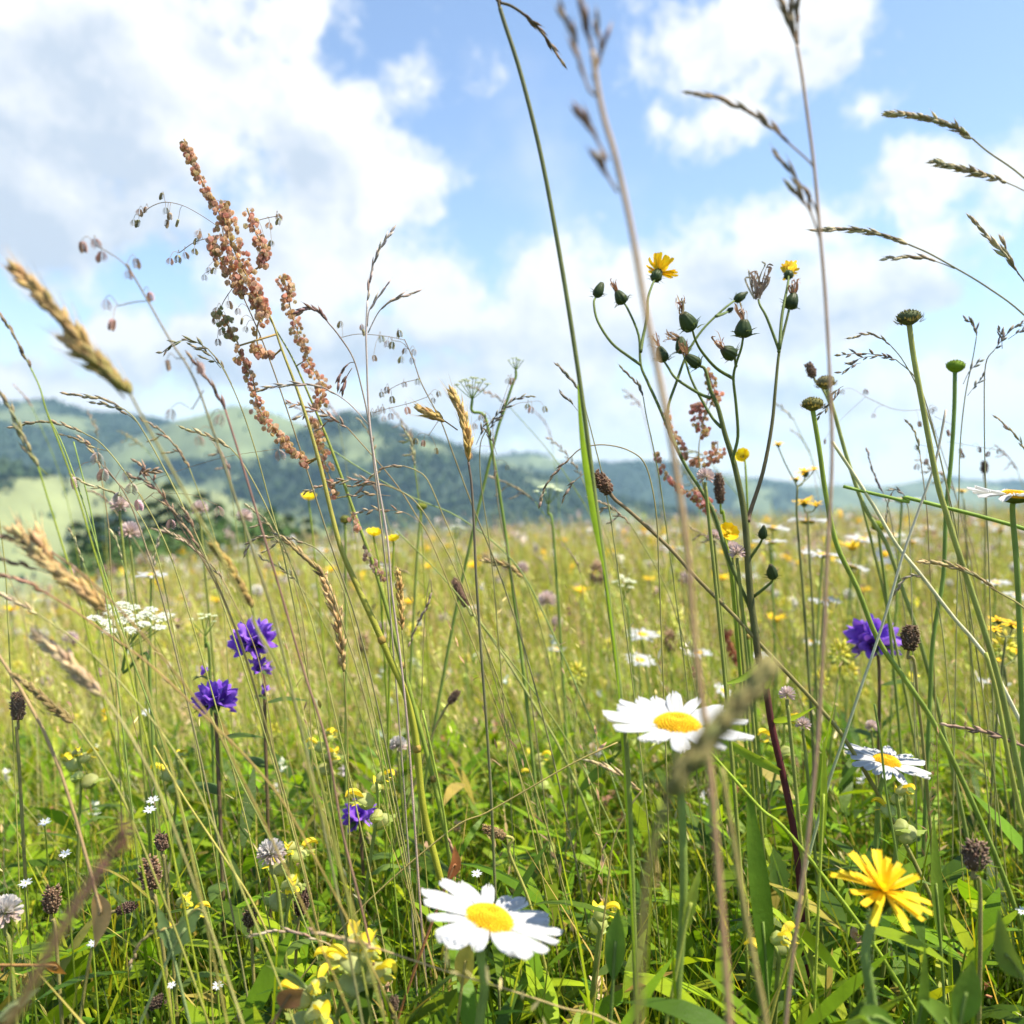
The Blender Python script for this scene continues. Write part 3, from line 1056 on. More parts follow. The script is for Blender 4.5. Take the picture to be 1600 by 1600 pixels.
def daisy(label, px, py, d, width, tilt=(0.05, -0.15, 1), npet=20, stem=None, near=False, r=0.0011, group=None, droop=0.12, elev=0.05):
    """ox-eye daisy; width in photo px at depth d"""
    c = P(px, py, d)
    S = width / F * d * 0.5
    n, u, w = basis(V(tilt))
    path = [c - n * S * 0.12, c - n * S * 0.45]
    if stem:
        path += pix(stem, d)
    path = to_ground(path)
    sp = cat(path, 4)
    t = thing('daisy', label, 'flower', path[-1], group)
    stem_part(t, sp[::-1], r * 1.25, r, (0.16, 0.22, 0.04), (0.24, 0.33, 0.07), 7 if near else 5)
    R0 = S * 0.315
    mb = MB()
    for ring in range(1):
        mb.lathe(c - n * S * 0.06, n, [(0.0, R0 * 0.98), (S * 0.05, R0), (S * 0.10, R0 * 0.86), (S * 0.135, R0 * 0.55), (S * 0.14, R0 * 0.2), (S * 0.135, 0.0)], 20, (0.85, 0.46, 0.01))
    if near:
        N = 260
        for k in range(N):
            q = math.sqrt((k + 0.5) / N)
            a = k * 2.39996
            hgt = S * (0.02 + 0.125 * (1 - q ** 3) - 0.05 * math.exp(-(q / 0.3) ** 2))
            p = c + (u * math.cos(a) + w * math.sin(a)) * R0 * q * 1.0 + n * (hgt - S * 0.06 + 0.02 * S)
            mb.spindle(p, p + (n + (u * math.cos(a) + w * math.sin(a)) * q * 0.8).normalized() * S * 0.052, S * 0.021, jit((0.88, 0.50, 0.012) if q < 0.6 else (0.90, 0.56, 0.015), 0.12), 4)
    mb.build('disc', 'disc', t)
    cup = MB()
    cup.lathe(c - n * S * 0.20, n, [(0, S * 0.05), (S * 0.03, S * 0.2), (S * 0.08, S * 0.31), (S * 0.14, S * 0.34)], 12, (0.14, 0.20, 0.05))
    cup.build('bract_cup', 'leaf', t)
    allp = MB()
    for k in range(npet):
        a = 2 * math.pi * (k + R.uniform(-0.28, 0.28)) / npet
        o = u * math.cos(a) + w * math.sin(a)
        s = n.cross(o)
        L = S * 0.72 * R.uniform(0.86, 1.10)
        W = S * (0.235 if npet < 23 else 0.2) * R.uniform(0.8, 1.15)
        e = elev + R.uniform(-0.10, 0.14)
        dr = droop * R.uniform(-0.4, 1.8)
        tw = R.uniform(-0.3, 0.3)
        mb = MB() if near else allp
        b0 = len(mb.v)
        nl, nwd = (9, 7) if near else (5, 5)
        lat = R.uniform(-0.08, 0.08)
        for i in range(nl):
            tt = i / (nl - 1)
            prof = (0.42 + 0.58 * min(1, tt * 2.2) ** 0.8) * (1 if tt < 0.78 else math.sqrt(max(0.0, 1 - ((tt - 0.78) / 0.25) ** 2)))
            for j in range(nwd):
                q = (j / (nwd - 1)) * 2 - 1
                tl = tt
                if i == nl - 1:
                    tl -= 0.045 * (abs(math.sin(q * 4.2)))
                gro = 0.040 * S * math.cos(q * math.pi * 2.5) * min(1, tt * 3)
                p = c + o * (S * 0.28 + L * tl) + s * (q * W * 0.5 * prof + lat * L * tt * tt) + n * (L * (e * tl - dr * tl * tl) + gro + S * (0.002 if k % 2 else 0.016) + tw * q * W * 0.5 * tt - 0.05 * S * q * q * 0)
                mb.add(p, (0.55, 0.56, 0.58) if tt > 0.12 else (0.50, 0.52, 0.42))
        for i in range(nl - 1):
            for j in range(nwd - 1):
                a0 = b0 + i * nwd + j
                mb.f.append((a0, a0 + 1, a0 + nwd + 1, a0 + nwd))
        if near:
            mb.build('petal', 'petal', t)
    if not near:
        allp.build('petals', 'petal', t)
    return t


def hawkbit(label, px, py, d, width, tilt, stem, near=True, r=0.0012, nray=46, up=0.35, name='hawkbit', group=None):
    c = P(px, py, d)
    S = width / F * d * 0.5
    n, u, w = basis(V(tilt))
    cupL = S * 0.55
    path = to_ground([c - n * cupL * 0.95, c - n * (cupL + S * 0.3)] + pix(stem, d))
    sp = cat(path, 4)
    t = thing(name, label, 'flower', path[-1], group)
    stem_part(t, sp[::-1], r * 1.2, r, (0.15, 0.22, 0.05), (0.20, 0.30, 0.07), 8)
    cup = MB()
    cup.lathe(c - n * cupL, n, [(0, S * 0.07), (cupL * 0.18, S * 0.17), (cupL * 0.5, S * 0.24), (cupL * 0.8, S * 0.25), (cupL * 1.0, S * 0.22)], 14, (0.12, 0.16, 0.04))
    for k in range(18):
        a = k * 2.39996
        o = u * math.cos(a) + w * math.sin(a)
        b = c - n * cupL * R.uniform(0.75, 0.95)
        cup.ribbon([b + o * S * 0.15, b + o * S * 0.25 + n * cupL * 0.35, b + o * S * 0.265 + n * cupL * 0.75], [S * 0.10, S * 0.09, S * 0.01], n.cross(o), jit((0.09, 0.13, 0.03), 0.2), 0.2)
    cup.build('bract_cup', 'leaf', t)
    if near:
        hb = MB()
        for k in range(330):
            q, tg = at_path(sp, R.random() ** 1.5 * 0.6)
            o = tg.cross(rv()).normalized()
            p = q + o * r
            hb.ribbon([p, p + o * 0.0007, p + o * 0.0014], [0.00010, 0.00008, 0.00003], tg, (0.62, 0.66, 0.45))
        hb.build('stem_hairs', 'leaf', t)
    allp = MB()
    for k in range(nray):
        q = k / nray                       # 0 outer .. 1 inner
        a = k * 2.39996 + R.uniform(-0.2, 0.2)
        o = u * math.cos(a) + w * math.sin(a)
        s = n.cross(o)
        L = S * (1.05 - 0.42 * q ** 1.5) * R.uniform(0.85, 1.08)
        e = up * 0.3 - 0.12 + 1.25 * q ** 1.1 + R.uniform(-0.12, 0.16) + (up if up > 0.6 else 0)
        W = S * 0.165 * R.uniform(0.85, 1.15) * (1 - 0.35 * q)
        dv = (o * math.cos(e) + n * math.sin(e))
        mb = MB() if (near and q < 0.65) else allp
        b0 = len(mb.v)
        nl = 7
        cr = jit((0.90, R.uniform(0.57, 0.68), 0.012), 0.10)
        cv = R.uniform(-0.10, 0.25)
        for i in range(nl):
            tt = i / (nl - 1)
            pf = 0.45 + 0.55 * min(1, tt * 2)
            for j in range(5):
                x_ = j / 4 * 2 - 1
                tl = tt - (0.05 * (j % 2) if i == nl - 1 else 0)
                p = c + o * S * 0.10 * (1 - q) + dv * L * tl + s * (x_ * W * 0.5 * pf) + n * (-cv * L * tl * tl + 0.10 * W * x_ * x_)
                mb.add(p, cr)
        for i in range(nl - 1):
            for j in range(4):
                a0 = b0 + i * 5 + j
                mb.f.append((a0, a0 + 1, a0 + 6, a0 + 5))
        if mb is not allp:
            mb.build('petal', 'colour_petal', t)
    allp.build('inner_florets', 'colour_petal', t)
    return t


def bud_mesh(mb, p, ax, L, r, wither=None, close=1.0):
    """ovoid hawksbeard bud with ridged bracts, bristles at its foot"""
    n, u, w = basis(ax)

    def lob(i, a, s, rr):
        return rr * (1 + 0.10 * math.cos(a * 9)), s
    mb.lathe(p, n, [(0, r * 0.35), (L * 0.10, r * 0.80), (L * 0.32, r), (L * 0.60, r * 0.86), (L * 0.85, r * 0.62 * close), (L, r * 0.42 * close), (L * 0.99, 0.0)], 27,
             [(0.10, 0.13, 0.05), (0.075, 0.11, 0.045), (0.07, 0.105, 0.045), (0.08, 0.115, 0.05), (0.09, 0.12, 0.055), (0.12, 0.12, 0.06), (0.14, 0.1, 0.05)], lob)
    for k in range(11):
        a = k * 2.39996
        o = u * math.cos(a) + w * math.sin(a)
        b = p + n * L * R.uniform(-0.02, 0.35) + o * r * 0.7
        e = b + (o * R.uniform(0.7, 1.2) + n * R.uniform(-0.15, 0.7)).normalized() * r * R.uniform(0.9, 1.5)
        mb.ribbon([b, b.lerp(e, 0.5) + n * r * 0.1, e], [r * 0.18, r * 0.12, r * 0.02], n, jit((0.09, 0.12, 0.05), 0.2))
    if wither:
        wm = MB()
        for k in range(12):
            q = p + n * L * 0.9 + rv() * r * 0.25
            e = q + (wither + rv() * 0.35).normalized() * L * R.uniform(0.45, 0.95)
            e2 = e + (wither * 0.3 + rv()).normalized() * L * 0.22
            wm.ribbon(cat([q, q.lerp(e, 0.5) + rv() * r * 0.2, e, e2], 3), [r * 0.26] * 4 + [r * 0.22] * 4 + [r * 0.1] * 2, rv(), jit(R.choice([(0.42, 0.22, 0.10), (0.30, 0.15, 0.09), (0.50, 0.34, 0.22)]), 0.25), 0.4)
        return wm


def fruit_spray(mb, path, n, rspread, size, cols):
    for k in range(n):
        t = R.random()
        p, tg = at_path(path, t)
        o = tg.cross(rv()).normalized()
        q = p + o * rspread * math.sqrt(R.random()) * (0.55 + 0.45 * math.sin(math.pi * min(1, 0.15 + t * 0.85)))
        s = size * R.uniform(0.75, 1.2)
        c = jit(R.choice(cols), 0.25)
        hang = (V((0, 0, -1)) + rv() * 0.5).normalized()
        # pedicel
        mb.ribbon([p, p.lerp(q, 0.6) + V((0, 0, s * 0.2)), q], [s * 0.09] * 3, rv(), jit((0.45, 0.26, 0.12), 0.2))
        u = hang.orthogonal().normalized()
        w = hang.cross(u)
        a0 = R.random() * 6.28
        for j in range(3):          # three round wings
            a = a0 + j * 2.094
            e = u * math.cos(a) + w * math.sin(a)
            s2 = hang.cross(e)
            i0 = mb.add(q, c)
            ids = []
            for (al, wd, bul) in ((0.05, 0.18, 0.10), (0.42, 0.46, 0.22), (0.8, 0.34, 0.16), (1.1, 0.0, 0.02), (0.8, -0.34, 0.16), (0.42, -0.46, 0.22), (0.05, -0.18, 0.10)):
                ids.append(mb.add(q + hang * s * al + s2 * s * wd + e * s * (bul + 0.12), jit(c, 0.08)))
            ctr = mb.add(q + hang * s * 0.55 + e * s * 0.34, mixc3(c, (0.34, 0.22, 0.08), 0.55))
            for a_, b_ in zip(ids, ids[1:] + ids[:1]):
                mb.f.append((ctr, a_, b_))


def plantain(label, px, py, d, length, width, axis, stem, c=(0.27, 0.165, 0.10), cs=(0.30, 0.23, 0.10), r=0.0009, group=None, name='plantain', cat_='seed head'):
    """ovoid brown scaly head; axis = direction of its tip"""
    c0 = P(px, py, d)
    L, W = length / F * d, width / F * d
    n, u, w = basis(V(axis))
    b = c0 - n * L * 0.5
    path = to_ground([b + n * L * 0.06, b - n * L * 0.3] + pix(stem, d))
    t = thing(name, label, cat_, path[-1], group)
    stem_part(t, cat(path, 4)[::-1], r * 1.2, r * 0.9, mixc3(cs, G_STEM, 0.6), cs, 6)
    mb = MB()
    mb.lathe(b, n, [(0, 0.0), (L * 0.05, W * 0.25), (L * 0.35, W * 0.40), (L * 0.7, W * 0.33), (L * 0.95, W * 0.12), (L, 0.0)], 12, mixc3(c, (0.05, 0.03, 0.02), 0.5))
    N = int(70 + 60 * min(2.0, L / max(W, 1e-6)))
    for k in range(N):
        if R.random() < 0.10:
            continue
        tt = (k + R.uniform(-0.8, 1.8)) / N
        tt = min(0.99, max(0.01, tt))
        a = k * 2.39996 + R.uniform(-0.35, 0.35)
        o = u * math.cos(a) + w * math.sin(a)
        rr = W * 0.42 * math.sin(math.pi * (0.10 + 0.82 * tt)) ** 0.6
        p = b + n * L * tt * 0.96 + o * rr * 0.75
        e = p + (o * 0.85 + n * 0.75 + rv() * 0.35).normalized() * W * R.uniform(0.12, 0.32)
        mb.spindle(p, e, W * 0.055, jit(c, 0.35), 4, jit(mixc3(c, (0.55, 0.40, 0.26), 0.55), 0.25))
    mb.build('seed_head', 'seed', t)
    return t


def bellflower(label, heads, d, stem, group=None):
    """clustered bellflower: heads = [(px, py, radius px, flowers)]"""
    hp = [(P(h[0], h[1], d), h[2] / F * d, h[3]) for h in heads]
    c = hp[0][0]
    path = to_ground([c + V((0, 0, -hp[0][1] * 0.2))] + pix(stem, d))
    t = thing('bellflower', label, 'flower', path[-1], group)
    stem_part(t, cat(path, 4)[::-1], 0.0015, 0.0012, (0.14, 0.14, 0.05), (0.16, 0.09, 0.06), 6)
    lf = MB()
    for (hc, S, nf) in hp:
        for k in range(nf):
            a = k * 2.39996
            e = 1.15 - 1.35 * (k / max(1, nf - 1)) + R.uniform(-0.15, 0.15)
            if nf == 1:
                e = 1.1
            ax = V((math.cos(a) * math.cos(e), math.sin(a) * math.cos(e), math.sin(e))).normalized()
            L = S * R.uniform(0.85, 1.1)
            b = hc + ax * S * 0.08 + V((0, 0, -S * 0.25))
            mb = MB()
            col = jit(R.choice([(0.20, 0.06, 0.52), (0.25, 0.09, 0.58), (0.32, 0.15, 0.66)]), 0.15)

            def lob(i, an, s, rr):
                f = abs(((an * 5 / (2 * math.pi)) % 1.0) * 2 - 1)      # 0 at lobe middle.. 1 between lobes
                if i < 4:
                    return rr * (1 - 0.05 * f), s
                cut = {4: 0.06, 5: 0.22, 6: 0.40}[i] * L
                return rr * (1 - 0.25 * f * (i - 3) / 3), s - cut * f ** 1.3
            mb.lathe(b, ax, [(0, L * 0.08), (L * 0.10, L * 0.17), (L * 0.3, L * 0.22), (L * 0.55, L * 0.27), (L * 0.72, L * 0.34), (L * 0.88, L * 0.44), (L * 0.98, L * 0.56)], 30,
                     [mixc3(col, (0.12, 0.14, 0.12), 0.5), col, col, col, mixc3(col, (0.3, 0.14, 0.7), 0.2), mixc3(col, (0.3, 0.14, 0.7), 0.3), mixc3(col, (0.3, 0.14, 0.7), 0.45)], lob)
            mb.build('bell', 'colour_petal', t)
            st = b + ax * L * 0.55
            mbs = MB()
            mbs.tube([b, st], [L * 0.02, L * 0.03], (0.55, 0.45, 0.75), 4)
            for q in range(3):
                o = (ax * 1.0 + rv() * 0.7).normalized()
                mbs.ribbon([b, b + o * L * 0.2, b + o * L * 0.42], [L * 0.09, L * 0.08, L * 0.01], rv(), (0.12, 0.12, 0.06))
            lf.v, off = lf.v, len(lf.v)
            lf.f += [tuple(i + off for i in f) for f in mbs.f]
            lf.v += mbs.v
            lf.c += mbs.c
        for k in range(5):
            a = k * 1.2566 + R.random()
            o = V((math.cos(a), math.sin(a), -0.1))
            p = hc + V((0, 0, -S * 0.35))
            leaf_blade(lf, [p, p + o * S * 0.6 + V((0, 0, S * 0.1)), p + o * S * 1.1 + V((0, 0, -S * 0.15))], S * 0.42, (0.12, 0.18, 0.05), side=V((-o.y, o.x, 0)))
    sp = cat(path, 4)
    for k in range(6):
        p, tg = at_path(sp, 0.2 + 0.12 * k)
        a = k * 2.4
        o = V((math.cos(a), math.sin(a), 0.3))
        leaf_blade(lf, [p, p + o * 0.014, p + o * 0.030 + V((0, 0, -0.008))], 0.011, (0.11, 0.18, 0.04), side=V((-o.y, o.x, 0)))
    lf.build('leaves', 'leaf', t)
    return t


def umbel(label, px, py, d, width, stem, flat=0.22, tilt=(0, -0.1, 1), nb=16, nfl=16, col=(0.66, 0.67, 0.62), group=None, name='umbel_flower', gcol=(0.2, 0.28, 0.06), fl=0.0016):
    c = P(px, py, d)
    S = width / F * d * 0.5
    n, u, w = basis(V(tilt))
    hub = c - n * S * 0.75
    path = to_ground([hub, hub - n * S * 0.6] + pix(stem, d))
    t = thing(name, label, 'flower', path[-1], group)
    stem_part(t, cat(path, 4)[::-1], 0.0014, 0.0010, gcol, gcol, 6)
    ray, fm = MB(), MB()
    for k in range(nb):
        q = math.sqrt((k + 0.4) / nb)
        a = k * 2.39996
        e = c + (u * math.cos(a) + w * math.sin(a)) * S * q * 0.86 + n * S * flat * (1 - q * q) * R.uniform(0.6, 1.3)
        ray.tube(cat([hub, hub.lerp(e, 0.5) - n * S * 0.06 * q, e - n * S * 0.05], 3), 0.00035, gcol, 4, False)
        rs = S * 0.18 * R.uniform(0.7, 1.15)
        for j in range(nfl):
            qq = math.sqrt((j + 0.5) / nfl)
            b = j * 2.39996
            p = e + (u * math.cos(b) + w * math.sin(b)) * rs * qq + n * rs * 0.25 * (1 - qq)
            ray.ribbon([e - n * S * 0.05, (e - n * S * 0.05).lerp(p, 0.6), p], [0.0002] * 3, rv(), gcol)
            nn = (n + rv() * 0.45).normalized()
            uu = nn.orthogonal().normalized()
            ww = nn.cross(uu)
            cc_ = jit(col, 0.05)
            i0 = fm.add(p, mixc3(cc_, (0.6, 0.65, 0.25), 0.5))
            ids = []
            for m_ in range(10):
                an = m_ * math.pi / 5
                rr = fl * (1.0 if m_ % 2 == 0 else 0.45) * R.uniform(0.85, 1.1)
                ids.append(fm.add(p + (uu * math.cos(an) + ww * math.sin(an)) * rr + nn * fl * 0.2, cc_))
            for m_ in range(10):
                fm.f.append((i0, ids[m_], ids[(m_ + 1) % 10]))
    ray.build('rays', 'stem', t)
    fm.build('florets', 'petal', t, smooth=False)
    return t


def clover(label, px, py, d, width, stem, col=(0.62, 0.60, 0.57), base=(0.60, 0.42, 0.38), group=None, n=100):
    c = P(px, py, d)
    S = width / F * d * 0.5
    path = to_ground([c - V((0, 0, S * 0.6)), c - V((0, 0, S * 1.3))] + pix(stem, d))
    t = thing('clover', label, 'flower', path[-1], group)
    stem_part(t, cat(path, 4)[::-1], 0.0011, 0.0009, G_STEM, (0.25, 0.25, 0.08), 5)
    mb = MB()
    for k in range(n):
        z = 1 - 1.75 * (k + 0.5) / n
        q = math.sqrt(max(0, 1 - z * z))
        a = k * 2.39996
        o = V((q * math.cos(a), q * math.sin(a), z))
        dv = (o + V((0, 0, 0.35)) + rv() * 0.12).normalized()
        cb = mixc3(col, base, 0.75 if z < -0.2 else 0.15)
        b = c + o * S * 0.15
        mb.ribbon([b, b + dv * S * 0.5, b + dv * S * 0.8 + o * S * 0.03, b + dv * S * 0.92], [S * 0.10, S * 0.20, S * 0.22, S * 0.05], dv.cross(rv()), [mixc3(cb, (0.4, 0.45, 0.15), 0.5), cb, jit(cb, 0.08), cb], 0.55)
    mb.build('florets', 'petal', t)
    return t


def stitchwort(label, px, py, d, width, stem, tilt=(0, -0.4, 1), group=None):
    c = P(px, py, d)
    S = width / F * d * 0.5
    n, u, w = basis(V(tilt))
    path = to_ground([c, c - V((0, 0, S))] + pix(stem, d))
    t = thing('stitchwort', label, 'flower', path[-1], group)
    stem_part(t, cat(path, 3)[::-1], 0.0006, 0.0004, G_STEM, G_STEM, 4)
    mb = MB()
    for k in range(10):
        a = 2 * math.pi * (k // 2) / 5 + (0.22 if k % 2 else -0.22)
        o = u * math.cos(a) + w * math.sin(a)
        mb.ribbon([c + n * S * 0.03, c + o * S * 0.5 + n * S * 0.18, c + o * S * R.uniform(0.9, 1.05) + n * S * 0.22], [S * 0.12, S * 0.34, S * 0.10], n.cross(o), (0.64, 0.66, 0.68), 0.1)
    mb.build('petals', 'petal', t)
    m2 = MB()
    for k in range(8):
        o = (n + rv() * 0.6).normalized()
        m2.spindle(c, c + o * S * 0.3, S * 0.05, (0.6, 0.62, 0.2), 4)
    m2.build('stamens', 'petal', t)
    return t


def rattle(label, px, py, d, height, nfl=7, group=None, face=0.0):
    """yellow rattle: leafy spike with inflated pale calyces and hooked yellow flowers; px,py = top"""
    top = P(px, py, d)
    Hh = height / F * d
    b0 = top + V((R.uniform(-0.005, 0.005), 0.004, -Hh))
    path = to_ground([top, top.lerp(b0, 0.5) + V((0.002, 0, 0)), b0])
    sp = cat(path, 4)
    t = thing('yellow_rattle', label, 'flower', path[-1], group)
    stem_part(t, sp[::-1], 0.0014, 0.0009, (0.17, 0.17, 0.05), (0.30, 0.36, 0.08), 6)
    lf = MB()
    for k in range(nfl):
        q = k / max(1, nfl - 1)
        p = top.lerp(b0, q * 0.92)
        a = k * 2.0 + face + R.uniform(-0.4, 0.4) - 1.57
        o = V((math.cos(a), math.sin(a), 0.35)).normalized()
        s = 0.0122 * R.uniform(0.8, 1.15) * (0.7 + 0.3 * q)
        leaf_blade(lf, [p, p + o * s * 0.7 + V((0, 0, s * 0.2)), p + o * s * 1.5 + V((0, 0, -s * 0.05))], s * 0.9, (0.36, 0.44, 0.11), side=V((-o.y, o.x, 0)), teeth=1)
        cx = MB()
        n, u, w = basis(o)
        cc_ = jit((0.55, 0.58, 0.22), 0.12)

        def lob(i, an, ss, rr):
            return rr * (0.55 + 0.45 * abs(math.cos(an))), ss
        cx.lathe(p + V((0, 0, s * 0.2)), o, [(0, 0.0), (s * 0.12, s * 0.28), (s * 0.4, s * 0.44), (s * 0.7, s * 0.36), (s * 0.9, s * 0.16), (s * 0.95, 0)], 12, cc_, lob)
        co = cx.build('calyx', 'leaf', t)
        if q < 0.75 or nfl < 4:
            fl = MB()
            b = p + V((0, 0, s * 0.25)) + o * s * 0.65
            sd2 = V((-o.y, o.x, 0))
            yc = jit((0.88, 0.66, 0.03), 0.1)
            pth = cat([b, b + o * s * 0.30 + V((0, 0, s * 0.14)), b + o * s * 0.62 + V((0, 0, s * 0.12)), b + o * s * 0.84 - V((0, 0, s * 0.08))], 4)
            fl.ribbon(pth, [s * 0.46 * math.sin(math.pi * (0.16 + 0.76 * i / (len(pth) - 1))) for i in range(len(pth))], sd2, yc, -1.0 if R.random() < 2 else 0)
            for lob_ in (-1, 0, 1):
                q0 = b + o * s * 0.12 - V((0, 0, s * 0.06))
                dv = (o + sd2 * lob_ * 0.55 - V((0, 0, 0.35 + 0.2 * R.random()))).normalized()
                fl.ribbon(cat([q0, q0 + dv * s * 0.3, q0 + dv * s * 0.55 - V((0, 0, s * 0.08))], 3), [s * 0.10, s * 0.16, s * 0.22, s * 0.25, s * 0.24, s * 0.19, s * 0.07], sd2, jit(yc, 0.08), 0.35)
            fl.build('flower', 'colour_petal', co)
    for k in range(4):
        p, tg = at_path(sp, 0.35 + 0.13 * k)
        a = k * 1.57 + R.random()
        o = V((math.cos(a), math.sin(a), 0.2))
        leaf_blade(lf, [p, p + o * 0.012 + V((0, 0, 0.003)), p + o * 0.028 + V((0, 0, -0.006))], 0.008, (0.16, 0.24, 0.05), side=V((-o.y, o.x, 0)), teeth=1)
    lf.build('leaves', 'leaf', t)
    return t


def buttercup(label, px, py, d, width, tilt, stem, col=(0.95, 0.72, 0.015), cupf=0.55, group=None, name='buttercup'):
    c = P(px, py, d)
    S = width / F * d * 0.5
    n, u, w = basis(V(tilt))
    path = to_ground([c - n * S * 0.3, c - n * S * 0.9] + pix(stem, d))
    t = thing(name, label, 'flower', path[-1], group)
    stem_part(t, cat(path, 4)[::-1], 0.0010, 0.0007, G_STEM, G_STEM, 5)
    mb = MB()
    for k in range(5):
        a = 2 * math.pi * k / 5 + 0.3
        o = u * math.cos(a) + w * math.sin(a)
        s = n.cross(o)
        b0 = len(mb.v)
        cc_ = jit(col, 0.08)
        for i in range(6):
            tt = i / 5
            pr = math.sin(math.pi * (0.08 + 0.80 * tt)) ** 0.7
            for j in range(5):
                q = j / 4 * 2 - 1
                p = c - n * S * 0.35 + o * S * (0.10 + 0.95 * tt * (1 - 0.25 * cupf * tt)) + s * q * S * 0.62 * pr + n * S * (cupf * 1.1 * tt * tt + 0.18 * q * q * pr)
                mb.add(p, cc_)
        for i in range(5):
            for j in range(4):
                a0 = b0 + i * 5 + j
                mb.f.append((a0, a0 + 1, a0 + 6, a0 + 5))
    mb.build('petals', 'colour_petal', t)
    m2 = MB()
    for k in range(26):
        o = (n * 1.1 + rv() * 0.8).normalized()
        m2.spindle(c - n * S * 0.3, c - n * S * 0.3 + o * S * 0.55, S * 0.05, (0.75, 0.60, 0.03), 3)
    m2.build('stamens', 'disc', t)
    return t


def bare_head(label, px, py, d, width, height, stem, axis=(0, 0, 1), col=(0.16, 0.17, 0.05), spikes=True, r=0.0016, scol=(0.28, 0.33, 0.08), bump=0.5):
    """flower head that has lost its petals: a green cushion ringed with bracts"""
    c = P(px, py, d)
    S, Hh = width / F * d * 0.5, height / F * d
    n, u, w = basis(V(axis))
    path = to_ground([c - n * Hh * 0.40] + pix(stem, d))
    t = thing('spent_flower', label, 'flower', path[-1])
    stem_part(t, cat(path, 4)[::-1], r * 1.1, r, (0.20, 0.27, 0.05), scol, 8)
    mb = MB()
    mb.lathe(c - n * Hh * 0.5, n, [(0, S * 0.15), (Hh * 0.2, S * 0.62), (Hh * 0.45, S * 0.92), (Hh * 0.65, S * 0.95), (Hh * 0.85, S * 0.7), (Hh * 0.95, S * 0.3), (Hh * 0.95, 0)], 18, jit(col, 0.1))
    for k in range(46):
        q = math.sqrt((k + 0.5) / 46)
        a = k * 2.39996
        o = u * math.cos(a) + w * math.sin(a)
        p = c + o * S * 0.85 * q + n * Hh * (0.42 - 0.3 * q * q)
        mb.spindle(p, p + (n + o * q).normalized() * S * 0.25, S * 0.07, jit(mixc3(col, (0.30, 0.24, 0.08), R.random() * 0.6), 0.25), 4)
    mb.build('head', 'seed', t)
    if spikes:
        bm = MB()
        for k in range(30):
            a = k * 2.39996
            o = u * math.cos(a) + w * math.sin(a)
            b = c - n * Hh * R.uniform(0.1, 0.35) + o * S * 0.8
            e = b + (o * 0.75 + n * R.uniform(0.35, 1.1)).normalized() * S * R.uniform(0.4, 0.62)
            bm.ribbon([b, b.lerp(e, 0.5) + o * S * 0.08, e], [S * 0.22, S * 0.18, S * 0.03], n.cross(o), jit(mixc3(col, (0.20, 0.12, 0.09), 0.35), 0.25), 0.3)
        bm.build('bracts', 'leaf', t)
    return t


def grass(label, d, head, stem, kind='dense', hc=TAN, ht=STRAW, cs=G_STEM, cb=None, r=0.00048, w=None, n=None, sides=(), L=None, awn=None, group=None, name='grass_stalk', steep=0.9):
    """head: photo points tip -> base, stem: on down; sides: extra side spikes (tip -> joint)"""
    hp = cat(pix(head, d), 5)
    st = to_ground([hp[-1]] + pix(stem, d), steep)
    sp = cat(st, 5)
    t = thing(name, label, 'grass', st[-1], group)
    stem_part(t, sp[::-1], r * 1.1, r * 0.8, cb or mixc3(cs, (0.42, 0.42, 0.04), 0.75), cs, 6)
    mb = MB()
    hlen = sum((hp[i + 1] - hp[i]).length for i in range(len(hp) - 1))
    mb.tube(hp[::-1], [r * 0.7] * (len(hp) - 1) + [r * 0.3], mixc3(cs, hc, 0.5), 4)

    def one(m_, path, nn):
        if kind == 'dense':
            spike(m_, path, nn, L or 0.0075, w or 0.0019, 0.33, hc, ht, awn if awn is not None else 0.004, 2)
        elif kind == 'slim':
            spike(m_, path, nn, L or 0.0080, w or 0.0014, 0.16, hc, ht, awn if awn is not None else 0.0015, 1)
        else:
            spike(m_, path, nn, L or 0.0055, w or 0.0015, 0.5, hc, ht, awn if awn is not None else 0.0, 1)
    nn = n or max(10, int(hlen / (0.0011 if kind == 'dense' else 0.0024)))
    one(mb, hp[::-1], nn)
    mb.build('seed_head', 'chaff' if kind == 'dense' else 'seed', t)
    for sd_ in sides:
        q = cat(pix(sd_, d), 4)
        m2 = MB()
        k = max(2, int(len(q) * 0.72))
        m2.tube(q[::-1], [r * 0.55] * (len(q) - 1) + [r * 0.25], mixc3(cs, hc, 0.4), 4)
        ln = sum((q[i + 1] - q[i]).length for i in range(k - 1))
        one(m2, q[:k][::-1], max(5, int(ln / (0.0012 if kind == 'dense' else 0.0026))))
        m2.build('side_spike', 'chaff' if kind == 'dense' else 'seed', t)
    return t


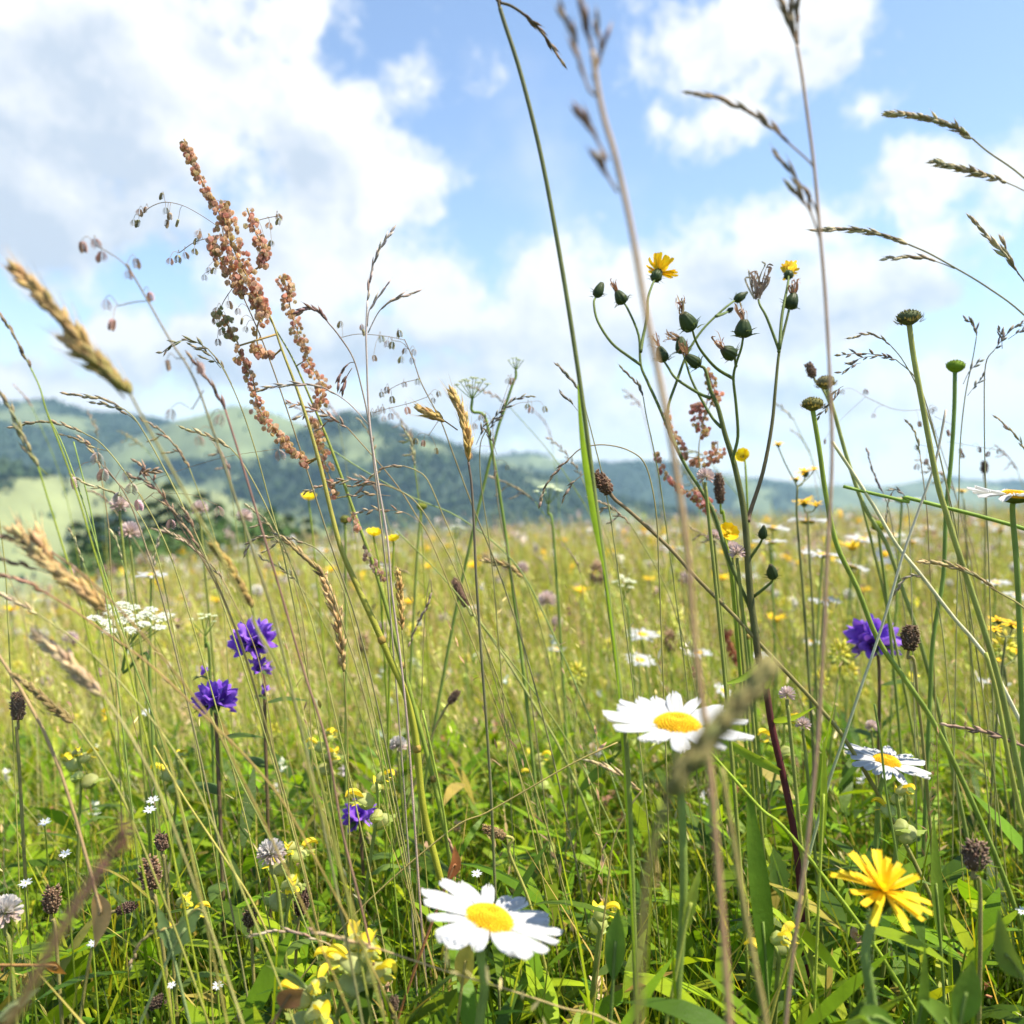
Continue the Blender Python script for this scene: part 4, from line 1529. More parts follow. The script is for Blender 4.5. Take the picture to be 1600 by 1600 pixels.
def quaking(label, d, axes, stem, spikelets, size, cols=((0.42, 0.30, 0.22), (0.50, 0.34, 0.28), (0.30, 0.28, 0.14)), r=0.0005, cs=(0.30, 0.22, 0.14)):
    main = to_ground(pix(stem, d))
    sp = cat(main, 5)
    t = thing('quaking_grass', label, 'grass', main[-1])
    stem_part(t, sp[::-1], r * 1.3, r * 0.6, (0.26, 0.28, 0.09), cs, 5)
    br = MB()
    nodes = []
    for ax in axes:
        q = cat(pix(ax, d), 5)
        br.tube(q, r * 0.45, cs, 4, False)
        nodes += q
    nodes += sp[:max(4, len(sp) // 2)]
    for (px, py) in spikelets:
        dd = d * R.uniform(0.985, 1.015)
        c = P(px, py, dd)
        S = size / F * d * R.uniform(0.85, 1.15)
        top = c + V((0, 0, S * 0.55))
        best = min(nodes, key=lambda q: (q - top).length + (0.03 if q.z < top.z - 0.02 else 0))
        mid = best.lerp(top, 0.6) + V((0, 0, S * 0.45))
        br.tube(cat([best, mid, top], 4), r * 0.26, cs, 3, False)
        mb = MB()
        n = (V((0, 0, -1)) + rv() * 0.28).normalized()
        u = V((math.cos(R.random() * 6.28), R.uniform(-1, 1) * 0.7, 0))
        u = (u - n * u.dot(n)).normalized()
        w_ = n.cross(u)
        base = jit(R.choice(cols), 0.2)
        nsc = 6
        for k in range(nsc * 2):
            tt = (k // 2) / nsc
            sg = 1 if k % 2 else -1
            hw = S * 0.50 * math.sin(math.pi * (0.22 + 0.68 * tt)) ** 0.8
            ctr = top + n * S * (0.06 + 0.80 * tt)
            b = ctr + u * sg * hw * 0.10
            e = ctr + u * sg * hw + n * S * 0.22
            c1 = jit(mixc3(base, (0.62, 0.52, 0.42), 0.35 if (k // 2) % 2 else 0.0), 0.15)
            i0 = len(mb.v)
            for (q, wd) in ((0.0, 0.04), (0.4, 0.17), (0.75, 0.15), (1.0, 0.02)):
                p = b.lerp(e, q) + n * S * 0.05 * q
                mb.add(p - w_ * S * wd, c1)
                mb.add(p + n * S * 0.08 * (1 - q), c1)
                mb.add(p + w_ * S * wd, c1)
            for i in range(3):
                a = i0 + 3 * i
                mb.f.append((a, a + 1, a + 4, a + 3))
                mb.f.append((a + 1, a + 2, a + 5, a + 4))
        mb.build('spikelet', 'chaff', t)
    br.build('branches', 'stem', t)
    return t


# ================================================================== the plants one can point to
# ---- ox-eye daisies
daisy('large white daisy lowest in the frame, its yellow centre tipped to the right', 765, 1437, 0.33, 238, (0.27, 0.00, 1), 19, [(757, 1540), (748, 1610)], True, 0.0017, droop=0.10, elev=0.04)
daisy('large white daisy half hidden by a blurred olive grass head', 1058, 1133, 0.345, 224, (0.02, -0.10, 1), 22, [(1064, 1250), (1068, 1400), (1058, 1560)], True, 0.0015, droop=0.08, elev=0.10)
daisy('mid sized white daisy right of the brown stalk above the orange hawkbit', 1386, 1190, 0.50, 128, (0.16, -0.16, 1), 20, [(1372, 1260), (1366, 1400)], True, 0.0013, elev=0.10)
daisy('white daisy cut by the right edge of the picture at horizon height', 1585, 774, 0.47, 128, (0.05, -0.05, 1), 21, [(1590, 900), (1596, 1050)], True, 0.0014, elev=0.10)
MID = [(1262, 813, 0.95, 66, (0, 0.05, 1), 'white daisy seen edge on beneath the small orange ragwort'),
       (1203, 846, 0.90, 52, (0, 0.02, 1), 'white daisy edge on just right of the thick hawksbeard stem'),
       (1208, 824, 1.05, 52, (0.1, -0.06, 1), 'white daisy with a yellowish face left of the flat one on the horizon'),
       (1285, 866, 0.85, 62, (0.05, -0.03, 1), 'flat white daisy crossed by the tall brown stalk'),
       (1332, 884, 0.95, 52, (0.30, 0.02, 1), 'tilted white daisy touching the yellow green stem'),
       (1383, 866, 1.0, 36, (0.05, -1.0, 0.25), 'small white daisy facing the camera with round yellow eye'),
       (1347, 842, 1.1, 50, (0.1, -0.1, 1), 'white daisy directly above left of the camera facing one'),
       (1395, 836, 1.2, 40, (0, -0.1, 1), 'white daisy behind the bleached leaning stem'),
       (1408, 780, 0.8, 56, (0, 0.1, 1), 'pale blurred daisy under the long green blade tip'),
       (1289, 938, 0.95, 56, (0, -0.02, 1), 'white daisy level with the orange ragwort at the right'),
       (1004, 991, 0.95, 52, (0.05, -0.25, 1), 'white daisy with golden eye left of the leaning sorrel base'),
       (1000, 1031, 0.9, 50, (0.12, -0.3, 1), 'white daisy with golden eye just beneath a similar one'),
       (1092, 1020, 0.95, 44, (-0.05, -0.1, 1), 'white daisy behind the tall blurred brown stalk'),
       (1130, 1079, 0.95, 34, (0.5, -0.5, 0.8), 'little tilted white daisy above the large half hidden one'),
       (236, 898, 0.75, 50, (0, -0.05, 1), 'white daisy standing alone above the white umbel at left'),
       (1556, 910, 1.0, 44, (0, -0.1, 1), 'dull white daisy near right edge above the orange ragwort'),
       (1552, 1066, 0.9, 50, (0.1, 0.0, 1), 'flat white daisy below the orange ragwort near right edge'),
       (1590, 930, 1.0, 46, (0.1, -0.15, 1), 'white daisy at the very right edge of the meadow'),
       (1185, 1024, 1.05, 34, (0, -0.2, 1), 'small white daisy beside the foot of the hawksbeard'),
       (1268, 1002, 1.1, 30, (0, -0.2, 1), 'small white daisy right of the hawksbeard below its lower bud'),
       (870, 1014, 1.1, 30, (0, -0.05, 1), 'small flat white daisy in the middle meadow'),
       (735, 948, 1.4, 26, (0, -0.02, 1), 'small white daisy beside the brown timothy head')]
for (px, py, d, w_, tl, lab) in MID:
    daisy(lab, px, py, d, w_, tl, 18, [(px + R.uniform(-6, 8), py + 60)], False, 0.0010)

# ---- yellow composites
hawkbit('bright orange yellow hawkbit on a hairy stem at lower right', 1380, 1392, 0.33, 138, (0.14, -0.36, 1), [(1352, 1490), (1362, 1560), (1370, 1640)], True, 0.0018, nray=46, up=0.12)

# ---- the tall hawksbeard
D = 0.50
hb_main = pix([(1094, 572), (1102, 578), (1111, 612), (1122, 637), (1133, 679), (1147, 724), (1161, 790), (1167, 850), (1172, 925), (1180, 987), (1186, 1032), (1197, 1078), (1207, 1140), (1222, 1205), (1236, 1272), (1247, 1350), (1254, 1444), (1262, 1540)], D)
hb_path = cat(to_ground(hb_main), 4)
hb = thing('hawksbeard', 'tall branching hawksbeard with many green buds and two yellow flowers', 'flower', hb_path[-1])
mb = MB()
m_ = len(hb_path)
cs_, rs_ = [], []
for i in range(m_):
    q = i / (m_ - 1)
    rs_.append(0.0008 + 0.0012 * min(1, q * 3))
    cs_.append(mixc3((0.17, 0.21, 0.06), (0.13, 0.13, 0.05), min(1, q / 0.35)) if q < 0.42 else mixc3((0.13, 0.12, 0.05), MAROON, min(1, (q - 0.42) / 0.12)))
mb.tube(hb_path, rs_, cs_, 8)
mb.build('stem', 'stem', hb)


def hb_branch(pts, r0=0.0006, r1=0.0010, dz=0.0, c0=(0.17, 0.22, 0.06), c1=(0.13, 0.17, 0.05)):
    n = len(pts)
    q = [P(p[0], p[1], D + dz * (1 - i / (n - 1))) for i, p in enumerate(pts)]
    q = cat(q, 4)
    mb = MB()
    mb.tube(q, [r0 + (r1 - r0) * i / (len(q) - 1) for i in range(len(q))], [mixc3(c0, c1, i / (len(q) - 1)) for i in range(len(q))], 6)
    mb.build('branch', 'stem', hb)
    return q


def hb_bud(q, L, r, wither=None, lab=None, close=1.0):
    b = q[0]
    ax = q[0] - q[1]
    ax = V((ax.x, ax.y * 0.25, ax.z)).normalized()
    mb = MB()
    wm = bud_mesh(mb, b, ax, L / F * D, r / F * D, wither, close)
    o = mb.build('bud', 'leaf', hb)
    if lab:
        o['label'] = lab
    if wm:
        wm.build('withered_florets', 'chaff', o)
    return o


hb_bud([hb_main[0], hb_main[1]], 28, 9, V((-0.4, 0, 0.8)))
hb_bud(hb_branch([(1161, 528), (1158, 545), (1150, 569), (1146, 592), (1150, 631), (1153, 682), (1145, 716), (1147, 728)], dz=-0.02), 27, 12.5, V((-0.25, 0, 1)), 'fat green bud topped by a withered brown tuft')
hb_bud(hb_branch([(1147, 556), (1149, 565), (1150, 572)], dz=-0.025), 28, 10.5, V((-0.5, 0, 0.8)))
hb_bud(hb_branch([(1082, 516), (1087, 532), (1097, 550), (1119, 575), (1145, 591)], dz=-0.03), 30, 12, V((-0.2, 0, 1)), 'green bud with a dry orange tuft standing up')
hb_bud(hb_branch([(1038, 565), (1044, 574), (1057, 592), (1091, 614), (1110, 622)], dz=0.02), 27, 10, V((-0.4, 0, 0.6)))
hb_bud(hb_branch([(1067, 552), (1070, 560), (1080, 592), (1097, 626), (1114, 654), (1127, 668)], dz=0.015), 28, 10, V((-0.9, 0, 0.2)))
b_left = hb_branch([(975, 474), (981, 483), (998, 524), (1001, 569), (1012, 597), (1029, 634), (1066, 718), (1095, 765), (1117, 805), (1137, 870), (1170, 945), (1184, 990)], r1=0.0013, dz=0.03)
hb_bud(b_left, 24, 10, V((-0.5, 0, 0.7)))
hb_bud(hb_branch([(931, 464), (928, 474), (934, 502), (956, 536), (984, 558), (1001, 570)], dz=0.02), 27, 8, None, 'slim unopened bud with an orange tip at the far left')
fl_q = hb_branch([(1023, 437), (1018, 448), (1012, 468), (1011, 496), (1004, 530), (1001, 550)], dz=0.02)
hb_bud(hb_branch([(1148, 470), (1142, 474), (1125, 488), (1097, 516), (1074, 552), (1057, 597), (1043, 640), (1046, 675), (1066, 718)], dz=0.03), 29, 7, None, 'long closed green bud lying along its branch', 0.6)
hb_bud(hb_branch([(1137, 487), (1131, 490), (1119, 494)], dz=0.03), 14, 4)
b_right = hb_branch([(1233, 482), (1231, 492), (1218, 547), (1212, 603), (1206, 665), (1192, 738), (1172, 800), (1169, 815)], r1=0.0013, dz=0.015, c1=(0.17, 0.10, 0.07))
hb_bud(b_right, 27, 11, V((0, 0, 1)))
fl2_q = hb_branch([(1232, 432), (1231, 445), (1222, 492), (1218, 545)], dz=0.03)
wh_q = hb_branch([(1185, 468), (1188, 478), (1198, 496), (1215, 541), (1217, 550)], dz=0.01)
hb_bud(hb_branch([(1191, 842), (1186, 852), (1172, 872)], dz=-0.01), 22, 6.5, None, None, 0.7)
hb_bud(hb_branch([(1208, 904), (1203, 912), (1178, 932)], dz=-0.015), 27, 8, None, None, 0.75)


def hb_flower(q, S, cupL, n, spread, open_, name_):
    """small yellow head on branch end q; child of the hawksbeard"""
    S, cupL = S / F * D, cupL / F * D
    ax = (q[0] - q[1]).normalized()
    mb = MB()
    bud_mesh(mb, q[0], ax, cupL, cupL * 0.36, None, 1.2)
    cupo = mb.build('bract_cup', 'leaf', hb)
    c = q[0] + ax * cupL * 0.9
    nn, u, w = basis(ax)
    fm = MB()
    for k in range(n):
        a = k * 2.39996
        o = u * math.cos(a) + w * math.sin(a)
        e = spread * R.uniform(0.15, 1.0)
        dv = (o * math.sin(e) + nn * math.cos(e)).normalized()
        L = S * R.uniform(0.65, 1.1)
        curl = o * S * R.uniform(-0.3, 0.25) * open_
        pts = cat([c + o * cupL * 0.12, c + dv * L * 0.5 + o * S * 0.08, c + dv * L + curl], 4)
        W = S * 0.17
        fm.ribbon(pts, [W * (0.6 + 0.4 * min(1, i / 4)) if i < len(pts) - 1 else W * 0.55 for i in range(len(pts))], nn.cross(o) + rv() * 0.3, jit((0.92, 0.62, 0.012), 0.12), R.uniform(-0.2, 0.5))
    fo_ = fm.build(name_, 'colour_petal', hb)
    return fo_


hb_flower(fl_q, 34, 26, 60, 1.2, 0.5, 'yellow_flower')['label'] = 'open yellow flower on the upper left branch'
hb_flower(fl2_q, 30, 22, 110, 0.5, 1.3, 'yellow_flower')['label'] = 'tightly curled yellow flower at the top right'
wm = bud_mesh(MB(), wh_q[0], V((0.05, 0, 1)), 0.014, 0.0035, V((0.1, 0, 1)))
wm2 = MB()
for k in range(26):
    b = wh_q[0] + V((R.uniform(-0.002, 0.002), R.uniform(-0.002, 0.002), R.uniform(0, 0.004)))
    e = b + V((R.uniform(-0.005, 0.006), R.uniform(-0.004, 0.004), R.uniform(0.006, 0.017)))
    wm2.ribbon(cat([b, b.lerp(e, 0.5) + rv() * 0.002, e, e + rv() * 0.003], 3), [0.0011] * 9 + [0.0004], rv(), jit(R.choice([(0.30, 0.22, 0.15), (0.50, 0.40, 0.30), (0.20, 0.14, 0.09)]), 0.25), 0.5)
wm2.build('withered_head', 'chaff', hb)
lfm = MB()
for (px, py, dx, dy, L, wd) in [(1222, 1208, -190, -120, 1.0, 0.006), (1247, 1345, 60, -260, 1.0, 0.004), (1198, 1080, 10, -60, 0.3, 0.004), (1205, 1128, 70, -24, 0.4, 0.004), (1186, 1040, -60, 30, 0.5, 0.005)]:
    a = P(px, py, D)
    e = P(px + dx, py + dy, D - 0.03)
    leaf_blade(lfm, [a, a.lerp(e, 0.5) + V((0, 0, -0.002)), e], wd, (0.26, 0.36, 0.04), fold=0.5, prof=lambda t: max(0.05, 1 - t ** 1.6) * (0.5 + 0.5 * min(1, t * 5)))
lfm.build('leaves', 'leaf', hb)

# ---- sorrel
PINK = [(0.76, 0.42, 0.30), (0.80, 0.52, 0.36), (0.70, 0.34, 0.26), (0.78, 0.56, 0.36), (0.62, 0.44, 0.22)]
ROSY = [(0.66, 0.28, 0.24), (0.70, 0.40, 0.28), (0.58, 0.20, 0.19), (0.58, 0.46, 0.22), (0.68, 0.38, 0.36)]
GREENISH = [(0.36, 0.36, 0.16), (0.50, 0.40, 0.22), (0.58, 0.34, 0.22)]


def sorrel(label, d, stem, sprays, r, c0, c1, size, cols):
    main = to_ground(pix(stem, d))
    sp = cat(main, 5)
    t = thing('sorrel', label, 'plant', main[-1])
    mb = MB()
    m = len(sp)
    cs = [mixc3(c1, c0, min(1, i / m * 2.2)) for i in range(m)]
    mb.tube(sp, [r * (0.15 + 0.85 * min(1, i / m * 2.4)) for i in range(m)], cs, 8)
    for q in range(3):
        p, tg = at_path(sp, 0.42 + 0.14 * q)
        mb.tube([p - tg * 0.002, p, p + tg * 0.002], [r, r * 1.3, r], mixc3(c0, (0.35, 0.16, 0.06), 0.6), 8)
    mb.build('stem', 'stem', t)
    for (pts, rs, n, cl) in sprays:
        dz = R.uniform(-0.012, 0.012)
        q = cat([P(p[0], p[1], d + dz) for p in pts], 5)
        best = min(sp, key=lambda s: (s - q[-1]).length)
        mb = MB()
        ax = q + [q[-1].lerp(best, 0.5), best]
        mb.tube(ax, [r * 0.28] * (len(ax) - 1) + [r * 0.35], mixc3(c1, (0.40, 0.22, 0.10), 0.5), 4)
        bo = mb.build('branch', 'stem', t)
        fm = MB()
        fruit_spray(fm, q, int(n * 1.2), rs * 0.92 / F * d, size, cl or cols)
        fm.build('fruits', 'fruit', t)
    return t


sorrel('tall pinkish tan sorrel with thick yellow stem leaning left against the clouds', 0.46,
       [(376, 415), (420, 490), (440, 545), (470, 625), (497, 715), (517, 798), (534, 860), (560, 920), (586, 976), (612, 1035), (632, 1080), (649, 1150), (661, 1259), (683, 1353), (711, 1462), (730, 1600)],
       [([(288, 217), (300, 250), (318, 288), (338, 322)], 8, 70, None), ([(345, 312), (353, 350), (370, 400), (396, 450), (414, 492)], 20, 190, None),
        ([(386, 325), (398, 360), (412, 388), (408, 415)], 12, 60, None), ([(326, 365), (342, 400), (362, 432), (378, 458)], 11, 62, None),
        ([(395, 455), (414, 482), (402, 510), (405, 545), (428, 556)], 13, 60, None), ([(342, 482), (358, 512), (374, 540)], 14, 30, GREENISH),
        ([(368, 542), (394, 590), (405, 640), (430, 672), (456, 700), (478, 722)], 11, 125, None), ([(460, 700), (470, 718), (480, 726)], 12, 12, None)],
       0.0018, Y_STEM, (0.42, 0.34, 0.12), 0.0026, PINK)
sorrel('second leaning sorrel with thin green stem right of the tallest one', 0.52,
       [(412, 480), (428, 510), (457, 560), (486, 625), (517, 700), (562, 824), (590, 902), (619, 1004), (636, 1066), (658, 1144), (675, 1210), (696, 1300), (708, 1378), (722, 1480)],
       [([(442, 428), (450, 460), (456, 492), (470, 530), (482, 560)], 13, 95, None), ([(480, 562), (496, 590), (506, 612), (488, 640)], 14, 55, None),
        ([(488, 650), (500, 690), (510, 730), (526, 778)], 12, 80, None), ([(568, 850), (586, 880), (600, 905)], 10, 30, [(0.60, 0.36, 0.30), (0.66, 0.48, 0.38)]), ([(548, 800), (560, 825)], 8, 10, None)],
       0.0014, (0.25, 0.32, 0.05), (0.32, 0.34, 0.08), 0.0026, PINK)
sorrel('reddish sorrel tangled behind the hawksbeard and the blurred brown stalk', 0.62,
       [(1098, 660), (1092, 700), (1095, 740), (1105, 780), (1117, 815), (1135, 870), (1150, 920), (1165, 975), (1175, 1060)],
       [([(1106, 574), (1110, 592), (1119, 614)], 9, 26, None), ([(1090, 628), (1094, 650), (1100, 680)], 16, 60, ROSY), ([(1122, 690), (1118, 710), (1098, 716), (1080, 720)], 13, 50, None),
        ([(1024, 706), (1040, 738), (1056, 756), (1072, 768)], 7, 50, ROSY), ([(1080, 764), (1098, 778), (1112, 800)], 14, 60, ROSY), ([(1040, 640), (1050, 672), (1062, 690), (1072, 714)], 8, 45, None),
        ([(1112, 630), (1120, 615), (1110, 602)], 10, 22, None)],
       0.0013, (0.25, 0.32, 0.05), (0.34, 0.25, 0.10), 0.0028, PINK)
sorrel('short rust red sorrel spike in the middle meadow left of the hawksbeard stem', 0.9,
       [(1137, 985), (1142, 1005), (1152, 1030), (1160, 1060), (1166, 1100)], [([(1136, 982), (1142, 1008), (1152, 1036)], 7, 40, [(0.50, 0.12, 0.07), (0.56, 0.24, 0.14)])], 0.0010, (0.3, 0.2, 0.08), (0.4, 0.15, 0.08), 0.0045, ROSY)

# ---- bellflowers
bellflower('violet bellflower with a big cluster above two smaller ones, left of centre', [(397, 996, 34, 11), (405, 1040, 19, 4), (409, 1082, 16, 1)], 0.60, [(412, 1060), (414, 1130), (418, 1260)])
bellflower('violet bellflower cluster with a lone bud above, left of the taller bellflower', [(336, 1090, 32, 9), (314, 1052, 15, 1)], 0.55, [(338, 1130), (340, 1180), (345, 1300)])
bellflower('small violet bellflower low in the grass beside a yellow rattle bloom', [(562, 1270, 27, 8)], 0.60, [(564, 1310), (570, 1400)])
bellflower('violet bellflower on the right, left of a round brown seed head', [(1366, 996, 38, 10)], 0.66, [(1373, 1035), (1374, 1100), (1372, 1200)])

# ---- white umbels
umbel('broad white umbel with many lacy florets on the left', 203, 968, 0.58, 136, [(228, 1020), (235, 1080), (240, 1180)], 0.12, (0.22, -0.22, 1), 17, 26)
umbel('faint pale umbel rising above the hills in the centre', 738, 600, 0.62, 64, [(757, 650), (768, 700), (785, 800)], 0.25, (0, 0.1, 1), 10, 12, (0.72, 0.76, 0.62), fl=0.0012)
umbel('greenish white umbel before the dark hill left of the brown plantain', 857, 770, 0.75, 50, [(862, 810), (868, 880)], 0.5, (0, -0.2, 1), 10, 10, (0.74, 0.80, 0.60))
umbel('cream umbel in the meadow left of the leaning brown stem', 976, 914, 0.85, 46, [(980, 950), (985, 1000)], 0.5, (0, -0.2, 1), 12, 10, (0.82, 0.82, 0.66))
umbel('small green umbel of few tiny heads above the pale umbel', 806, 566, 0.66, 34, [(801, 600), (788, 640), (770, 700)], 0.4, (0, 0, 1), 7, 5, (0.55, 0.62, 0.38), fl=0.001)
umbel('small white umbel behind the twin buttercups', 712, 828, 1.1, 40, [(714, 870)], 0.4, (0, -0.1, 1), 10, 8)
umbel('loose pale green umbel above the umbrella like white one at left', 320, 972, 0.62, 60, [(326, 1010), (330, 1100)], 0.5, (0, -0.1, 1), 7, 7, (0.72, 0.78, 0.52), fl=0.0012)

# ---- brown heads of plantain and the like
plantain('brown scaly plantain head on a long stem leaning left across the thick green blade', 941, 755, 0.50, 42, 27, (-0.62, 0, 0.78), [(985, 800), (1045, 855), (1090, 905), (1150, 965), (1200, 1020), (1275, 1100), (1330, 1170)], (0.22, 0.12, 0.075), (0.26, 0.17, 0.10), 0.0011)
plantain('brown plantain head standing in the lower left grass', 235, 1365, 0.42, 50, 37, (-0.05, 0, 1), [(242, 1400), (250, 1450), (262, 1540)])
plantain('round dark brown plantain head near the left edge', 81, 1406, 0.44, 42, 30, (0.05, 0, 1), [(85, 1440), (90, 1500)])
plantain('dark plantain head lying on its side by the blurred maroon stalk', 197, 1419, 0.44, 32, 20, (0.9, 0, 0.3), [(165, 1445), (145, 1480), (130, 1560)], (0.13, 0.075, 0.06))
plantain('dark oval plantain head left of the lowest daisy', 472, 1408, 0.46, 46, 26, (0.2, 0, 1), [(466, 1440), (462, 1500)], (0.13, 0.075, 0.06))
plantain('slim tan timothy like head leaning left in mid meadow', 719, 926, 0.62, 50, 18, (-0.45, 0, 0.9), [(745, 965), (790, 1030), (840, 1110), (880, 1180)], (0.33, 0.20, 0.14), (0.42, 0.42, 0.16))
plantain('small brown head leaning right on a thin stem below the tan one', 709, 1089, 0.62, 26, 15, (0.6, 0, 0.8), [(690, 1118), (675, 1150)], (0.22, 0.14, 0.10))
plantain('round brown seed head right of the violet bellflower', 1422, 997, 0.52, 40, 30, (0.1, 0, 1), [(1428, 1030), (1434, 1090), (1442, 1160)], (0.17, 0.11, 0.07))
plantain('knobbly brown seed head above the blurred lower right corner', 1524, 1338, 0.38, 44, 42, (0.1, 0, 1), [(1530, 1375), (1532, 1450), (1530, 1580)], (0.20, 0.13, 0.09))
plantain('brown plantain head with a pale stalk at the left edge', 28, 1103, 0.50, 46, 24, (0, 0, 1), [(26, 1140), (30, 1200)], (0.26, 0.17, 0.11))
plantain('dark ribbed head standing in the red sorrel behind the hawksbeard', 1124, 763, 0.58, 50, 19, (-0.08, 0, 1), [(1130, 800), (1136, 850), (1145, 930)], (0.20, 0.12, 0.08), G_STEM)
plantain('little brown head left of the two spent flowers on the right', 1267, 579, 0.62, 25, 17, (-0.4, 0, 0.9), [(1280, 598), (1300, 640), (1325, 720), (1350, 800)], (0.27, 0.18, 0.13), (0.3, 0.3, 0.10))
plantain('small dark head beside the distant right horizon', 1538, 730, 0.9, 20, 13, (0, 0, 1), [(1540, 760), (1540, 800)], (0.15, 0.11, 0.09))
plantain('dark brown head near the lower edge under the plantain', 246, 1566, 0.40, 30, 20, (0.7, 0, 0.4), [(230, 1590), (226, 1620)], (0.12, 0.08, 0.06))
plantain('dark crumpled head left of the daisy stem near the lower edge', 615, 1570, 0.38, 26, 18, (0.1, 0, 1), [(618, 1590), (620, 1620)], (0.14, 0.09, 0.07))
plantain('small brown head in the grass above the plantain at lower left', 253, 1316, 0.48, 26, 24, (0, 0, 1), [(256, 1340), (262, 1400)], (0.22, 0.13, 0.09))
plantain('brown head beside the dark oval plantain, lower in the leaves', 390, 1435, 0.44, 26, 24, (0.1, 0, 1), [(392, 1460), (396, 1520)], (0.17, 0.12, 0.06))
plantain('small buff clustered head in the centre of the green undergrowth', 772, 1300, 0.46, 40, 18, (-0.9, 0, 0.35), [(795, 1330), (820, 1390), (835, 1440)], (0.45, 0.30, 0.14), (0.40, 0.36, 0.10))

# ---- spent flowers
bare_head('dark green spent flower on a thick pale stem at upper right', 1420, 497, 0.44, 38, 24, [(1428, 560), (1441, 630), (1452, 690), (1466, 760), (1478, 800), (1500, 870), (1530, 960), (1560, 1060), (1585, 1170), (1610, 1300)], (-0.08, 0, 1), (0.12, 0.14, 0.06), True, 0.0014, (0.42, 0.42, 0.12))
bare_head('bright green flat topped spent flower right of the dark one', 1493, 573, 0.55, 30, 20, [(1491, 640), (1486, 720), (1478, 800), (1474, 900), (1458, 1000), (1452, 1120)], (0.1, 0, 1), (0.22, 0.33, 0.03), False, 0.0013, (0.20, 0.30, 0.07))
bare_head('brownish green spent flower with ragged bracts on a green stem', 1270, 632, 0.50, 34, 22, [(1280, 700), (1290, 770), (1307, 850), (1340, 920), (1372, 1000), (1420, 1070), (1470, 1150)], (0, 0, 1), (0.19, 0.18, 0.06), True, 0.0014, (0.30, 0.38, 0.06))
bare_head('fuzzy olive spent flower behind the tall thin brown stalk', 1290, 598, 0.56, 30, 22, [(1305, 650), (1325, 720), (1350, 790), (1385, 850), (1410, 920), (1440, 1010)], (-0.2, 0, 1), (0.23, 0.20, 0.10), True, 0.0013, (0.38, 0.40, 0.14))
bare_head('green button head near the dark hill above the buttercups', 659, 792, 0.72, 18, 12, [(655, 830), (650, 900)], (0, 0, 1), (0.26, 0.30, 0.04), False, 0.0011)
bare_head('small spiky green head right of the thick sorrel stem', 539, 812, 0.66, 16, 14, [(540, 850), (540, 930)], (0, 0, 1), (0.20, 0.22, 0.05), True, 0.001)
bare_head('open green bud below the bleached stem on the right', 1373, 872 - 50, 0.62, 22, 18, [(1376, 860), (1385, 930)], (0, 0, 1), (0.28, 0.36, 0.03), True, 0.0011)

# ---- clovers, stitchworts, rattles, buttercups
clover('white clover with pinkish underside in the lower left grass', 424, 1333, 0.42, 44, [(432, 1380), (440, 1440)])
clover('white and pink clover cut by the left edge', 8, 1425, 0.40, 50, [(14, 1470), (20, 1530)])
clover('off white clover low beside the violet bellflower at lower left', 622, 1164, 0.62, 28, [(624, 1200)])
for (px, py, d, w_, lab) in [(187, 790, 0.62, 30, 'pinkish clover before the dark conifers at left'), (203, 832, 0.66, 34, 'pale clover under the pinkish one near the conifers'),
                             (855, 938, 0.95, 30, 'white fluffy clover in the centre of the meadow'), (382, 808, 0.75, 26, 'pale pink clover left of the thick sorrel stem'),
                             (312, 795, 0.7, 26, 'pale clover right of the tallest conifer'), (1255, 1132, 0.5, 24, 'greyish pink clover right of the large half hidden daisy'),
                             (1230, 1085, 0.42, 26, 'mauve clover under the foot of the blurred olive grass head'), (1145, 858, 0.55, 24, 'pale pink clover below the yellow blossom'),
                             (1116, 838, 0.56, 22, 'white pink clover left of the yellow blossom'), (1152, 838 + 26, 0.5, 26, 'second pale pink clover crowding the yellow blossom'),
                             (1362, 1135, 0.62, 20, 'small lilac clover above the mid sized daisy'), (1102, 745, 0.45, 28, 'blurred pink clover above the dark ribbed head')]:
    clover(lab, px, py, d, w_, [(px + 4, py + 50)], (0.72, 0.58, 0.54), (0.55, 0.38, 0.36), n=70)
for (px, py, d, w_, lab) in [(102, 1335, 0.46, 19, 'tiny white starry stitchwort right of the left edge'), (40, 1381, 0.44, 21, 'starry stitchwort above the white clover at left edge'),
                             (234, 1266, 0.5, 20, 'lower of two white stitchworts close together at left'), (239, 1251, 0.52, 20, 'upper of two white stitchworts close together at left'),
                             (70, 1286, 0.5, 20, 'pale blue white stitchwort in the left grass'), (145, 1475, 0.42, 18, 'tiny stitchwort by the blurred maroon stalk'),
                             (340, 1541, 0.40, 18, 'tiny stitchwort at the lower edge left of the yellow rattle'), (745, 1366, 0.42, 18, 'tiny stitchwort just above the lowest daisy'),
                             (268, 1540, 0.40, 14, 'half closed stitchwort near the lower edge'), (230, 1114, 0.7, 20, 'small white star in mid meadow left of the bellflowers'),
                             (1597, 1425, 0.40, 20, 'white star at the right edge beside the brown seed head')]:
    stitchwort(lab, px, py, d, w_, [(px + 3, py + 40)])
